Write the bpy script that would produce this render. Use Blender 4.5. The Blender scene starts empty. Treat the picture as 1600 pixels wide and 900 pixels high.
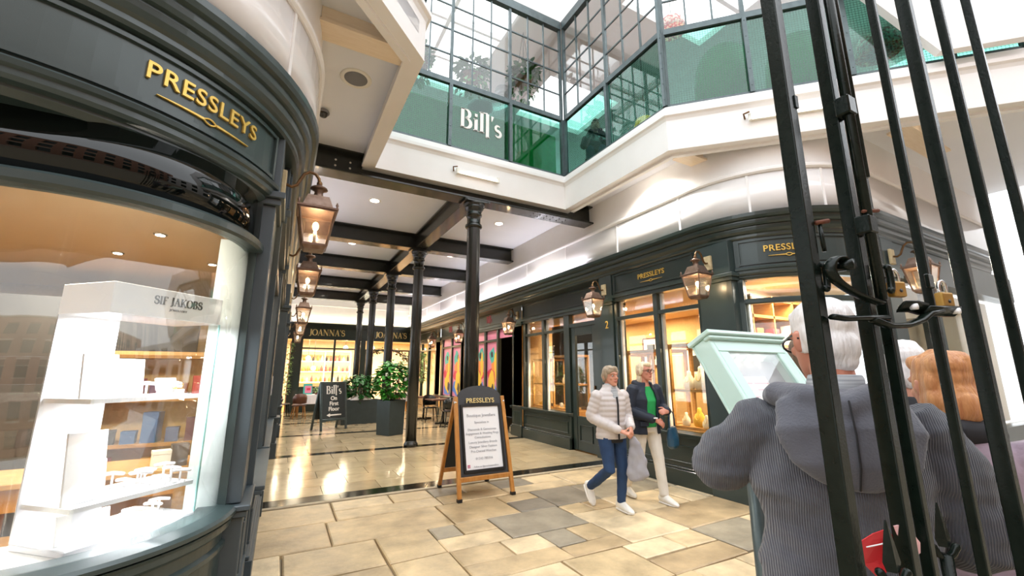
import bpy, bmesh, math, random
from mathutils import Vector, Matrix, noise
random.seed(7)
D = bpy.data; SC = bpy.context.scene; COL = SC.collection
PI = math.pi; rad = math.radians

# ------------------------------------------------------------------ camera, world, exposure
cam = D.objects.new('camera', D.cameras.new('camera')); COL.objects.link(cam)
cam.location = (0, 0, 1.55)
cam.rotation_euler = (rad(90 + 11.4), 0, rad(-28.4))
cam.data.sensor_width = 36; cam.data.lens = 657 / 1600 * 36
cam.data.clip_start = .05; cam.data.clip_end = 300
SC.camera = cam

W = D.worlds.new('world'); SC.world = W; W.use_nodes = True
nt = W.node_tree; bg = nt.nodes['Background']
bg.inputs[0].default_value = (.93, .965, 1.0, 1); bg.inputs[1].default_value = 1.25   # even, bright overcast sky

vs = SC.view_settings
vs.view_transform = 'Standard'; vs.look = 'None'; vs.gamma = 1; vs.use_curve_mapping = False
vs.exposure = 1.45
SC.cycles.max_bounces = 8; SC.cycles.transparent_max_bounces = 24
SC.cycles.diffuse_bounces = 4; SC.cycles.glossy_bounces = 4; SC.cycles.caustics_reflective = False
SC.cycles.sample_clamp_indirect = 6

def lamp(name, kind, loc, power, color=(1, 1, 1), size=.1, rot=(0, 0, 0), sy=None, spot=None):
    l = D.lights.new(name, kind); l.energy = power; l.color = color
    if kind == 'AREA':
        l.size = size
        if sy: l.shape = 'RECTANGLE'; l.size_y = sy
    elif kind == 'SPOT':
        l.shadow_soft_size = size; l.spot_size = spot or rad(110); l.spot_blend = .6
    else: l.shadow_soft_size = size
    o = D.objects.new(name, l); COL.objects.link(o); o.location = loc; o.rotation_euler = rot
    return o
WARM = (1, .78, .5); SOFT = (1, .9, .76); COOL = (.9, .95, 1)

# ------------------------------------------------------------------ materials
def lin(h):
    if not isinstance(h, str): return tuple(h)
    h = h.lstrip('#'); out = []
    for i in (0, 2, 4):
        c = int(h[i:i+2], 16) / 255
        out.append(c / 12.92 if c <= .04045 else ((c + .055) / 1.055) ** 2.4)
    return tuple(out)
def rgba(h): return (*lin(h), 1)

def mat(name, c, r=.5, m=0., c2=None, ns=6., amt=1., bump=0., bs=60., emit=None, es=0., coat=0., spec=None, rnd=0., stretch=None, sheen=0., nd=4):
    M = D.materials.new(name); M.use_nodes = True
    n = M.node_tree.nodes; L = M.node_tree.links; b = n['Principled BSDF']
    b.inputs['Base Color'].default_value = rgba(c); b.inputs['Roughness'].default_value = r; b.inputs['Metallic'].default_value = m
    if coat: b.inputs['Coat Weight'].default_value = coat; b.inputs['Coat Roughness'].default_value = .08
    if spec is not None: b.inputs['Specular IOR Level'].default_value = spec
    if sheen: b.inputs['Sheen Weight'].default_value = sheen
    src = None
    if c2 or bump:
        tc = n.new('ShaderNodeTexCoord'); mp = n.new('ShaderNodeMapping'); L.new(tc.outputs['Object'], mp.inputs[0])
        if stretch: mp.inputs['Scale'].default_value = stretch
        src = mp.outputs[0]
    col = None
    if c2:
        no = n.new('ShaderNodeTexNoise'); no.inputs['Scale'].default_value = ns; no.inputs['Detail'].default_value = nd
        L.new(src, no.inputs[0])
        cr = n.new('ShaderNodeValToRGB'); cr.color_ramp.elements[0].position = .5 - .25 * amt; cr.color_ramp.elements[1].position = .5 + .25 * amt
        cr.color_ramp.elements[0].color = rgba(c); cr.color_ramp.elements[1].color = rgba(c2)
        L.new(no.outputs[0], cr.inputs[0]); col = cr.outputs[0]
    if rnd:
        oi = n.new('ShaderNodeObjectInfo'); hs = n.new('ShaderNodeHueSaturation')
        mr = n.new('ShaderNodeMapRange'); mr.inputs[3].default_value = 1 - rnd; mr.inputs[4].default_value = 1 + rnd
        L.new(oi.outputs['Random'], mr.inputs[0]); L.new(mr.outputs[0], hs.inputs['Value'])
        if col: L.new(col, hs.inputs['Color'])
        else: hs.inputs['Color'].default_value = rgba(c)
        col = hs.outputs[0]
    if col: L.new(col, b.inputs['Base Color'])
    if bump:
        n2 = n.new('ShaderNodeTexNoise'); n2.inputs['Scale'].default_value = bs; n2.inputs['Detail'].default_value = 5
        L.new(src, n2.inputs[0]); bp = n.new('ShaderNodeBump'); bp.inputs['Strength'].default_value = bump; bp.inputs['Distance'].default_value = .01
        L.new(n2.outputs[0], bp.inputs['Height']); L.new(bp.outputs[0], b.inputs['Normal'])
    if emit:
        b.inputs['Emission Color'].default_value = rgba(emit); b.inputs['Emission Strength'].default_value = es
    return M

def glass(name, tint=(1, 1, 1), base=.05, rough=0., gcol=(1, 1, 1)):
    """thin clear pane: tinted transparency plus angle-dependent reflection"""
    M = D.materials.new(name); M.use_nodes = True; n = M.node_tree.nodes; L = M.node_tree.links
    n.remove(n['Principled BSDF']); out = n['Material Output']
    lw = n.new('ShaderNodeLayerWeight'); lw.inputs[0].default_value = .5
    pw = n.new('ShaderNodeMath'); pw.operation = 'POWER'; pw.inputs[1].default_value = 4.5; L.new(lw.outputs['Facing'], pw.inputs[0])
    ma = n.new('ShaderNodeMath'); ma.operation = 'MULTIPLY_ADD'; ma.inputs[1].default_value = 1 - base; ma.inputs[2].default_value = base
    L.new(pw.outputs[0], ma.inputs[0])
    tr = n.new('ShaderNodeBsdfTransparent'); tr.inputs[0].default_value = (*tint, 1)
    gl = n.new('ShaderNodeBsdfGlossy'); gl.inputs['Roughness'].default_value = rough; gl.inputs['Color'].default_value = (*gcol, 1)
    mx = n.new('ShaderNodeMixShader'); L.new(ma.outputs[0], mx.inputs[0]); L.new(tr.outputs[0], mx.inputs[1]); L.new(gl.outputs[0], mx.inputs[2])
    L.new(mx.outputs[0], out.inputs[0]); return M

def emis(name, c, s):
    M = D.materials.new(name); M.use_nodes = True; n = M.node_tree.nodes; n.remove(n['Principled BSDF'])
    e = n.new('ShaderNodeEmission'); e.inputs[0].default_value = rgba(c); e.inputs[1].default_value = s
    M.node_tree.links.new(e.outputs[0], n['Material Output'].inputs[0]); return M

def knit(name, c, c2, scale, axis='X', strength=.6):
    M = mat(name, c, .9, c2=c2, ns=9, sheen=.25); n = M.node_tree.nodes; L = M.node_tree.links; b = n['Principled BSDF']
    tc = n.new('ShaderNodeTexCoord'); wv = n.new('ShaderNodeTexWave'); wv.wave_type = 'BANDS'; wv.bands_direction = axis
    wv.inputs['Scale'].default_value = scale; wv.inputs['Distortion'].default_value = .6; wv.inputs['Detail'].default_value = 1
    L.new(tc.outputs['Object'], wv.inputs[0]); bp = n.new('ShaderNodeBump'); bp.inputs['Strength'].default_value = strength; bp.inputs['Distance'].default_value = .004
    L.new(wv.outputs[1], bp.inputs['Height']); L.new(bp.outputs[0], b.inputs['Normal']); return M

MT = {}
ORDW = ['first', 'second', 'third', 'fourth', 'fifth', 'sixth', 'seventh', 'eighth', 'ninth', 'tenth', 'eleventh', 'twelfth']
MT['paint'] = mat('slate_green_paint', '#384545', .32, c2='#303d3d', ns=3, coat=.1, bump=.03, bs=200)
MT['paint_dark'] = mat('dark_green_paint', '#26332f', .28, c2='#212d2a', ns=3, coat=.25, bump=.03, bs=200)
MT['paint_grey'] = mat('slate_blue_paint', '#465056', .42, c2='#3d474c', ns=3, bump=.03, bs=200)
MT['iron'] = mat('black_iron_paint', '#191b19', .25, c2='#23251f', ns=20, coat=.3, bump=.25, bs=90)
MT['gate_iron'] = mat('black_gate_paint', '#0b1410', .24, c2='#131c17', ns=40, bump=.06, bs=160, spec=.22)
MT['white'] = mat('white_paint', '#f1efee', .5, c2='#ebe8e6', ns=2, bump=.02, bs=120)
MT['white_gloss'] = mat('white_gloss_panel', '#ece9e8', .12, coat=.3)
MT['ceil'] = mat('ceiling_paint', '#f0f2f9', .75, c2='#e9ecf4', ns=1.2)
MT['cream'] = mat('cream_timber', '#f0dfc8', .6, c2='#e6d2b6', ns=7, stretch=(1, 8, 8))
MT['gold'] = mat('gilt', '#e3c167', .38, .45, c2='#d2ab4c', ns=30)
MT['gold_flat'] = mat('gilt_flat', '#e4cf8e', .35, .3)
MT['white_letter'] = mat('white_lettering', '#f6f4ee', .5)
MT['black_letter'] = mat('black_lettering', '#161616', .4)
MT['grey_letter'] = mat('grey_lettering', '#8d8d90', .6)
MT['brass'] = mat('old_brass', '#8d6a45', .38, .85, c2='#5f4a38', ns=25, bump=.1, bs=80)
MT['copper'] = mat('aged_copper', '#8a7468', .42, .75, c2='#6b5444', ns=18, bump=.1, bs=80)
MT['stone_plate'] = mat('limestone_block', '#cdbb94', .7, c2='#b39f78', ns=20)
MT['glass'] = glass('clear_glass', (.98, .99, .985), .055)
MT['glass_shop'] = glass('shop_glass', (.97, .985, .98), .07)
MT['glass_lamp'] = glass('lamp_glass', (.97, .94, .9), .14, .12)
MT['glass_teal'] = glass('green_tinted_glass', (.42, .7, .62), .05)
MT['glass_edge'] = mat('glass_edge', '#8cc4bd', .1)
MT['black_glass'] = mat('black_glass', '#080c0a', .03, spec=.42)
MT['bulb'] = emis('bulb', '#ffd9a0', 40)
MT['bulb_soft'] = emis('bulb_soft', '#ffd092', 14)
MT['led'] = emis('downlight_led', '#fff0da', 9)
MT['tube'] = emis('fluorescent_tube', '#fffaf0', 1.6)
MT['oak'] = mat('oak', '#b88a4a', .45, c2='#9a6c33', ns=5, stretch=(2, 2, 14), bump=.05, bs=60)
MT['pine'] = mat('varnished_pine', '#c98f4a', .4, c2='#b0722f', ns=5, stretch=(6, 6, 1.2), coat=.2)
MT['wood_dark'] = mat('brown_wood', '#6b4030', .45, c2='#54301f', ns=6, stretch=(6, 6, 1.5))
MT['chair_pink'] = mat('dusky_chair', '#8b5f55', .6, c2='#7a5048', ns=8)
MT['steel'] = mat('grey_steel_paint', '#5c6a6c', .35, .3, c2='#4b5759', ns=10)
MT['steel_dark'] = mat('dark_steel_paint', '#2d3a3b', .35, .2, c2='#35423f', ns=12)
MT['chrome'] = mat('chrome', '#d9dcdd', .12, 1)
MT['duct'] = mat('galvanised_duct', '#b9c1c4', .28, .8, c2='#9fa8ab', ns=8)
MT['green_seat'] = mat('green_upholstery', '#36b350', .75, c2='#2aa044', ns=14, sheen=.3)
MT['warm_wall'] = mat('warm_wallpaper', '#d9b67f', .7, c2='#cda86f', ns=30)
MT['cream_wall'] = mat('cream_plaster', '#efe0c4', .75, c2='#e4d2b0', ns=4)
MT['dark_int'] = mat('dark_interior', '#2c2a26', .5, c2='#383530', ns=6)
MT['beige_ceil'] = mat('beige_ceiling', '#d9bf9a', .8)
MT['white_acrylic'] = mat('white_acrylic', '#f4f3f5', .2, coat=.3)
MT['mint_wall'] = mat('mint_reveal', '#eaf2ee', .5)
MT['linen'] = mat('cream_linen', '#e8dcc0', .9, c2='#dccda8', ns=40, bump=.2, bs=200)
MT['cloth'] = mat('white_tablecloth', '#e9e4e4', .85, bump=.15, bs=20)
MT['rubber'] = mat('black_rubber', '#151515', .6)
MT['dark_panel'] = mat('dark_grey_panel', '#3d4043', .45, c2='#36393c', ns=10)
MT['slate_board'] = mat('charcoal_board', '#2f3638', .6, c2='#353c3e', ns=10)
MT['poster'] = mat('white_poster', '#eff0f3', .4)
MT['leaf'] = mat('green_leaf', '#3c8a2c', .4, c2='#2c6a20', ns=9, rnd=.3)
MT['leaf_dark'] = mat('dark_leaf', '#1f5222', .45, c2='#2d6a2a', ns=9, rnd=.3)
MT['leaf_pale'] = mat('pale_leaf', '#8fa86a', .5, c2='#6f8c54', ns=9, rnd=.3)
MT['flower'] = mat('white_flower', '#f3ecec', .7)
MT['basket'] = mat('coir_basket', '#7a5a3a', .9, c2='#5d4229', ns=30, bump=.5, bs=60)
MT['soil'] = mat('soil', '#2b2018', .95)
MT['planter'] = mat('charcoal_planter', '#39464a', .45, c2='#323e42', ns=5)
MT['black_marble'] = mat('black_marble', '#14130f', .12, c2='#26231c', ns=5)
MT['grout'] = mat('grout', '#a0937e', .9, c2='#9d937d', ns=15)
MT['mint'] = mat('mint_paint', '#c4e3da', .4, coat=.15)
MT['menu_back'] = mat('menu_back', '#9b98a2', .7)
MT['paper'] = mat('paper', '#f0ecea', .8)
MT['red_sign'] = mat('red_plastic', '#d8323b', .35, c2='#c92a33', ns=4)
MT['pink_sign'] = mat('pale_pink_print', '#f0c3c8', .35)
MT['padlock'] = mat('padlock_brass', '#b8975a', .4, .6, c2='#a37c34', ns=20)
MT['rust'] = mat('rusted_pin', '#7a4a35', .7, .4, c2='#5a3527', ns=40)
MT['smoke_yellow'] = mat('aged_plastic', '#c9ab5f', .5)
MT['grey_plastic'] = mat('grey_plastic', '#8b8c90', .5)
MT['speaker_grille'] = mat('speaker_grille', '#87888c', .7, c2='#77787c', ns=300)
MT['white_plastic'] = mat('white_plastic', '#e9e6dd', .4)
MT['smoked'] = mat('smoked_dome', '#2c2c2e', .1, coat=.5)
MT['pink'] = mat('pink_panel', '#e58aa6', .45)
MT['grout_dark'] = mat('dark_grout', '#5d5444', .9)
MT['kerb'] = mat('pale_mortar', '#b5a88f', .9, c2='#a3967d', ns=12)

def flag_mat(name, a, b, c, rough):
    M = D.materials.new(name); M.use_nodes = True; n = M.node_tree.nodes; L = M.node_tree.links; p = n['Principled BSDF']
    oi = n.new('ShaderNodeObjectInfo'); tc = n.new('ShaderNodeTexCoord')
    cr = n.new('ShaderNodeValToRGB'); e = cr.color_ramp.elements; e[0].color = rgba(a); e[1].color = rgba(c); k = e.new(.5); k.color = rgba(b)
    L.new(oi.outputs['Random'], cr.inputs[0])
    ad = n.new('ShaderNodeVectorMath'); sc = n.new('ShaderNodeVectorMath'); sc.operation = 'SCALE'; sc.inputs[3].default_value = 37
    cx = n.new('ShaderNodeCombineXYZ'); [L.new(oi.outputs['Random'], cx.inputs[i]) for i in range(3)]
    L.new(cx.outputs[0], sc.inputs[0]); L.new(tc.outputs['Object'], ad.inputs[0]); L.new(sc.outputs[0], ad.inputs[1])
    n1 = n.new('ShaderNodeTexNoise'); n1.inputs['Scale'].default_value = 3.5; n1.inputs['Detail'].default_value = 7; n1.inputs['Roughness'].default_value = .65; L.new(ad.outputs[0], n1.inputs[0])
    mr = n.new('ShaderNodeMapRange'); mr.inputs[1].default_value = .3; mr.inputs[2].default_value = .72; mr.inputs[3].default_value = .62; mr.inputs[4].default_value = 1.22; L.new(n1.outputs[0], mr.inputs[0])
    hs = n.new('ShaderNodeHueSaturation'); L.new(cr.outputs[0], hs.inputs['Color']); L.new(mr.outputs[0], hs.inputs['Value'])
    L.new(hs.outputs[0], p.inputs['Base Color']); 
    r2 = n.new('ShaderNodeMapRange'); r2.inputs[3].default_value = rough - .12; r2.inputs[4].default_value = rough + .15; L.new(n1.outputs[0], r2.inputs[0]); L.new(r2.outputs[0], p.inputs['Roughness'])
    n2 = n.new('ShaderNodeTexNoise'); n2.inputs['Scale'].default_value = 14; n2.inputs['Detail'].default_value = 8; L.new(ad.outputs[0], n2.inputs[0])
    bp = n.new('ShaderNodeBump'); bp.inputs['Strength'].default_value = .35; bp.inputs['Distance'].default_value = .012; L.new(n2.outputs[0], bp.inputs['Height']); L.new(bp.outputs[0], p.inputs['Normal'])
    return M
MT['flag'] = flag_mat('york_flagstone', '#ab9472', '#c4ad86', '#d7c3a0', .40)
MT['flag_grey'] = flag_mat('grey_flagstone', '#7d7568', '#8e8574', '#9c917c', .45)
MT['tile'] = flag_mat('polished_tile', '#b29f7e', '#bcaa88', '#c4b18c', .14)
for _n in MT['tile'].node_tree.nodes:
    if _n.type == 'BUMP': _n.inputs['Strength'].default_value = .03
    if _n.type == 'MAP_RANGE' and abs(_n.inputs[3].default_value - .62) < .01: _n.inputs[3].default_value = .85; _n.inputs[4].default_value = 1.12

# ------------------------------------------------------------------ mesh helpers
class MB:
    def __init__(s): s.v = []; s.f = []; s.sm = []
    def add(s, vs, fs, smooth=False):
        o = len(s.v); s.v += [tuple(v) for v in vs]
        for f in fs: s.f.append([i + o for i in f]); s.sm.append(smooth)
        return s
    def box(s, x0, x1, y0, y1, z0, z1):
        v = [(x, y, z) for z in (z0, z1) for y in (y0, y1) for x in (x0, x1)]
        return s.add(v, [(0, 2, 3, 1), (4, 5, 7, 6), (0, 1, 5, 4), (2, 6, 7, 3), (0, 4, 6, 2), (1, 3, 7, 5)])
    def cbox(s, c, d, rz=0, M=None):
        h = [a / 2 for a in d]; R = M or Matrix.Rotation(rz, 3, 'Z'); c = Vector(c)
        v = [c + R @ Vector((x * h[0], y * h[1], z * h[2])) for z in (-1, 1) for y in (-1, 1) for x in (-1, 1)]
        return s.add(v, [(0, 2, 3, 1), (4, 5, 7, 6), (0, 1, 5, 4), (2, 6, 7, 3), (0, 4, 6, 2), (1, 3, 7, 5)])
    def beam(s, p0, p1, w, h, up=(0, 0, 1)):
        p0 = Vector(p0); p1 = Vector(p1); t = (p1 - p0).normalized(); a = t.cross(Vector(up))
        a = a.normalized() if a.length > 1e-4 else Vector((1, 0, 0)); b = a.cross(t).normalized()
        v = [p + a * x * w / 2 + b * y * h / 2 for p in (p0, p1) for y in (-1, 1) for x in (-1, 1)]
        return s.add(v, [(0, 2, 3, 1), (4, 5, 7, 6), (0, 1, 5, 4), (2, 6, 7, 3), (0, 4, 6, 2), (1, 3, 7, 5)])
    def loft(s, pts, rs, n=10, side=None, smooth=True, dome=True):
        """tube along pts; rs scalars or (a, b) half sizes; a lies along `side`"""
        P = [Vector(p) for p in pts]; R = [(r, r) if not isinstance(r, (tuple, list)) else r for r in rs]
        k = len(P); rings = []; prev = Vector(side) if side else None
        for i in range(k):
            t = (P[min(i + 1, k - 1)] - P[max(i - 1, 0)]).normalized()
            if prev is None: prev = t.orthogonal()
            a = prev - t * prev.dot(t)
            a = a.normalized() if a.length > 1e-5 else t.orthogonal().normalized()
            if not side: prev = a
            rings.append((P[i], a, t.cross(a), R[i], t))
        if dome:
            p, a, b, r, t = rings[0]; q = min(r); rings.insert(0, (p - t * q * .6, a, b, (r[0] * .6, r[1] * .6), t))
            p, a, b, r, t = rings[-1]; q = min(r); rings.append((p + t * q * .6, a, b, (r[0] * .6, r[1] * .6), t))
        v = []; f = []
        for p, a, b, r, t in rings:
            for j in range(n):
                th = 2 * PI * j / n; v.append(p + a * r[0] * math.cos(th) + b * r[1] * math.sin(th))
        for i in range(len(rings) - 1):
            for j in range(n): f.append((i * n + j, i * n + (j + 1) % n, (i + 1) * n + (j + 1) % n, (i + 1) * n + j))
        f.append(tuple(range(n - 1, -1, -1))); f.append(tuple(range((len(rings) - 1) * n, len(rings) * n)))
        return s.add(v, f, smooth)
    def cyl(s, p0, p1, r0, r1=None, n=12, smooth=True): return s.loft([p0, p1], [r0, r0 if r1 is None else r1], n, smooth=smooth, dome=False)
    def lathe(s, prof, c=(0, 0, 0), n=16, smooth=True):
        v = []; f = []
        for r, z in prof:
            for j in range(n): th = 2 * PI * j / n; v.append((c[0] + r * math.cos(th), c[1] + r * math.sin(th), c[2] + z))
        k = len(prof)
        for i in range(k - 1):
            for j in range(n): f.append((i * n + j, i * n + (j + 1) % n, (i + 1) * n + (j + 1) % n, (i + 1) * n + j))
        f.append(tuple(range(n - 1, -1, -1))); f.append(tuple(range((k - 1) * n, k * n)))
        return s.add(v, f, smooth)
    def ell(s, c, r, n=12, m=8, M=None):
        v = []; f = []; c = Vector(c)
        for i in range(m + 1):
            ph = PI * i / m
            for j in range(n):
                th = 2 * PI * j / n; q = Vector((r[0] * math.sin(ph) * math.cos(th), r[1] * math.sin(ph) * math.sin(th), r[2] * math.cos(ph)))
                v.append(c + (M @ q if M else q))
        for i in range(m):
            for j in range(n): f.append((i * n + j, (i + 1) * n + j, (i + 1) * n + (j + 1) % n, i * n + (j + 1) % n))
        return s.add(v, f, True)
    def prism(s, poly, z0, z1):
        n = len(poly); v = [(x, y, z0) for x, y in poly] + [(x, y, z1) for x, y in poly]
        return s.add(v, [tuple(range(n - 1, -1, -1)), tuple(range(n, 2 * n))] + [(i, (i + 1) % n, n + (i + 1) % n, n + i) for i in range(n)])
    def prism_on(s, poly, o, u, w, d):
        """polygon (a, b) in the plane o + a u + b w, thickness d along u x w"""
        o = Vector(o); u = Vector(u); w = Vector(w); k = u.cross(w).normalized() * d; n = len(poly)
        v = [o + u * a + w * b for a, b in poly]; v += [q + k for q in v]
        return s.add(v, [tuple(range(n - 1, -1, -1)), tuple(range(n, 2 * n))] + [(i, (i + 1) % n, n + (i + 1) % n, n + i) for i in range(n)])
    def sweep(s, path, prof, smooth=False):
        """closed profile [(out, z)] along plan path [(x, y, nx, ny)]"""
        k = len(prof); v = []; f = []
        for x, y, nx, ny in path:
            for o, z in prof: v.append((x + nx * o, y + ny * o, z))
        for i in range(len(path) - 1):
            for j in range(k): f.append((i * k + j, i * k + (j + 1) % k, (i + 1) * k + (j + 1) % k, (i + 1) * k + j))
        f.append(tuple(range(k - 1, -1, -1))); f.append(tuple(range((len(path) - 1) * k, len(path) * k)))
        return s.add(v, f, smooth)
    def xf(s, M): s.v = [tuple(M @ Vector(v)) for v in s.v]; return s
    def merge(s, o): return s.add_raw(o.v, o.f, o.sm)
    def add_raw(s, v, f, sm):
        k = len(s.v); s.v += v; s.f += [[i + k for i in q] for q in f]; s.sm += sm; return s
    def mesh(s, name, m=None, recalc=True):
        me = D.meshes.new(name); me.from_pydata(s.v, [], s.f)
        me.polygons.foreach_set('use_smooth', s.sm)
        if recalc:
            b = bmesh.new(); b.from_mesh(me); bmesh.ops.recalc_face_normals(b, faces=b.faces); b.to_mesh(me); b.free()
        if m: me.materials.append(MT[m] if isinstance(m, str) else m)
        return me

def wloc(o):
    p = Vector((0, 0, 0))
    while o: p += o.location; o = o.parent
    return p
def obj(name, mb, m, parent=None, kind=None, label=None, world=False, bevel=0, seg=1):
    """link a mesh builder (or mesh) as one object; world=True: its vertices are world positions"""
    if isinstance(mb, MB):
        if world and parent is not None:
            q = wloc(parent); mb.v = [(a - q.x, b - q.y, c - q.z) for a, b, c in mb.v]
        me = mb.mesh(name, m)
    else:
        me = mb
        if m and not me.materials: me.materials.append(MT[m] if isinstance(m, str) else m)
    o = D.objects.new(name, me); COL.objects.link(o)
    if parent: o.parent = parent
    if kind: o['kind'] = kind
    if label: o['label'] = label
    if bevel:
        b = o.modifiers.new('bevel', 'BEVEL'); b.width = bevel; b.segments = seg; b.limit_method = 'ANGLE'
    return o
def tag(o, label, cat, group=None, kind=None):
    o['label'] = label; o['category'] = cat
    if group: o['group'] = group
    if kind: o['kind'] = kind
    return o
def thing(name, label, cat, loc=(0, 0, 0), rz=0, group=None):
    o = D.objects.new(name, None); COL.objects.link(o); o.location = loc; o.rotation_euler = (0, 0, rz); o.empty_display_size = .1
    return tag(o, label, cat, group)
def struct(name, loc=(0, 0, 0)):
    o = D.objects.new(name, None); COL.objects.link(o); o.location = loc; o['kind'] = 'structure'; o.empty_display_size = .1
    return o
def dup(root, loc=None, rz=None, label=None, group=None):
    r = root.copy(); COL.objects.link(r)
    if loc is not None: r.location = loc
    if rz is not None: r.rotation_euler = (0, 0, rz)
    if label: r['label'] = label
    if group: r['group'] = group
    for ch in list(root.children):
        c = ch.copy(); COL.objects.link(c); c.parent = r
        for g in list(ch.children):
            d = g.copy(); COL.objects.link(d); d.parent = c
    return r

TMP = D.scenes.new('workbench')      # scratch scene for turning text and modifiers into meshes; removed at the end
# lettering: built-in sans text, and a serif alphabet drawn as ribbons
def sans(txt, size, depth=.01, align='CENTER', sx=1., spacing=1., offset=0.):
    c = D.curves.new('txt', 'FONT'); c.body = txt; c.size = size; c.extrude = depth / 2; c.align_x = align; c.align_y = 'BOTTOM_BASELINE'
    c.space_character = spacing; c.offset = offset; c.resolution_u = 4
    o = D.objects.new('txt', c); TMP.collection.objects.link(o); TMP.view_layers[0].update(); dg = TMP.view_layers[0].depsgraph
    me = D.meshes.new_from_object(o.evaluated_get(dg)); b = MB()
    b.add([(v.co.x * sx, v.co.y, v.co.z) for v in me.vertices], [tuple(p.vertices) for p in me.polygons])
    D.objects.remove(o); D.curves.remove(c); D.meshes.remove(me); return b
def arc(cx, cy, rx, ry, a0, a1, n=10): return [(cx + rx * math.cos(rad(a0 + (a1 - a0) * i / n)), cy + ry * math.sin(rad(a0 + (a1 - a0) * i / n))) for i in range(n + 1)]
def GLY(ch):
    T, t, q = .17, .06, .05
    sf = lambda x, y, w=.26: ([(x - w / 2, y), (x + w / 2, y)], [q, q])
    st = lambda x, w=T, y0=0, y1=1: ([(x, y0), (x, y1)], [w, w])
    tw = lambda pts: (pts, [t + (T - t) * abs(math.cos(math.atan2(pts[i][1] - sum(p[1] for p in pts) / len(pts), pts[i][0] - sum(p[0] for p in pts) / len(pts)))) for i in range(len(pts))])
    if ch == 'I': return .36, [st(.18), sf(.18, .02), sf(.18, .98)]
    if ch == 'J': return .42, [st(.26, T, .1), sf(.26, .98), ([(.26, .15), (.22, 0), (.12, -.1), (.02, -.06)], [T, .12, .08, .09])]
    if ch == 'O': p = arc(.42, .5, .36, .48, 0, 360, 24); return .84, [(p, [t + .13 * abs(math.cos(2 * PI * i / 24)) for i in range(25)])]
    if ch == 'A': return .8, [([(.12, 0), (.4, 1)], [t, t]), ([(.4, 1), (.66, 0)], [T, T]), ([(.22, .34), (.55, .34)], [q, q]), sf(.12, .02, .24), sf(.66, .02, .3)]
    if ch == 'N': return .9, [st(.16, t), st(.74, t), ([(.16, 1), (.74, 0)], [T, T]), sf(.14, .02, .24), sf(.12, .98, .24), sf(.74, .98, .24)]
    if ch == 'S':
        p = arc(.33, .74, .22, .22, 40, 250, 9) + arc(.33, .26, .24, .25, 80, -150, 10); k = len(p)
        return .66, [(p, [.07 + .1 * math.sin(PI * i / (k - 1)) for i in range(k)]), st(.53, .05, .66, .95), st(.1, .05, .05, .34)]
    if ch == 'F': return .62, [st(.18), ([(.18, .97), (.56, .97)], [t, t]), ([(.18, .52), (.46, .52)], [t, t]), st(.55, .05, .78, .98), sf(.18, .02, .3)]
    if ch == 'K': return .82, [st(.18), sf(.18, .02), sf(.18, .98), ([(.2, .42), (.66, .97)], [t, t]), ([(.34, .56), (.7, 0)], [T, T]), sf(.7, .02, .24), sf(.66, .98, .2)]
    if ch == 'B': return .72, [st(.18), ([(.08, .98), (.34, .98)], [q, q]), ([(.08, .02), (.34, .02)], [q, q]), (arc(.32, .76, .22, .22, 90, -90, 8), [q, .09, .14, T, T, T, .14, .09, q]), (arc(.32, .27, .28, .26, 90, -90, 8), [q, .09, .14, T, T, T, .14, .09, q])]
    if ch == 'i': return .3, [st(.15, T, 0, .62), ([(.02, .6), (.15, .6)], [q, q]), sf(.15, .02, .26), ([(.15, .74), (.15, .9)], [.14, .14])]
    if ch == 'l': return .3, [st(.15, T, 0, 1.08), ([(.02, 1.04), (.15, 1.08)], [q, q]), sf(.15, .02, .26)]
    if ch == 'L': return .32, [([(.15, 1.08), (.15, -.2)], [T, T]), ([(.1, -.19), (.27, -.17)], [.06, .03]), ([(-.17, 1.06), (.15, 1.1)], [q, q])]
    if ch == 's': p = arc(.2, .46, .13, .14, 40, 250, 7) + arc(.2, .16, .15, .16, 80, -150, 8); k = len(p); return .42, [(p, [.06 + .09 * math.sin(PI * i / (k - 1)) for i in range(k)])]
    if ch == "'": return .2, [([(.1, 1.02), (.06, .74)], [.15, .04])]
    return .4, []
def serif(txt, size, depth=.01, sx=1.):
    b = MB(); x = 0; W_ = sum(GLY(c)[0] for c in txt); x0 = -W_ / 2
    for ch in txt:
        w, strokes = GLY(ch)
        for pts, ws in strokes:
            k = len(pts); A = []; B = []
            for i in range(k):
                ax, ay = pts[max(i - 1, 0)]; bx_, by = pts[min(i + 1, k - 1)]; L_ = math.hypot(bx_ - ax, by - ay) or 1
                nx, ny = -(by - ay) / L_, (bx_ - ax) / L_; px, py = pts[i]; h = ws[i] / 2
                A.append(((x0 + px + nx * h) * size * sx, (py + ny * h) * size)); B.append(((x0 + px - nx * h) * size * sx, (py - ny * h) * size))
            for i in range(k - 1):
                q = [A[i], A[i + 1], B[i + 1], B[i]]
                b.add([(a, c, -depth / 2) for a, c in q] + [(a, c, depth / 2) for a, c in q], [(3, 2, 1, 0), (4, 5, 6, 7), (0, 1, 5, 4), (1, 2, 6, 5), (2, 3, 7, 6), (3, 0, 4, 7)])
        x0 += w
    return b
def frame_at(o, u, w=(0, 0, 1)):
    """matrix putting text (x right, y up, z out) at o with right = u and up = w"""
    u = Vector(u).normalized(); w = Vector(w).normalized(); k = u.cross(w)
    return Matrix(((u.x, w.x, k.x, o[0]), (u.y, w.y, k.y, o[1]), (u.z, w.z, k.z, o[2]), (0, 0, 0, 1)))
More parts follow.
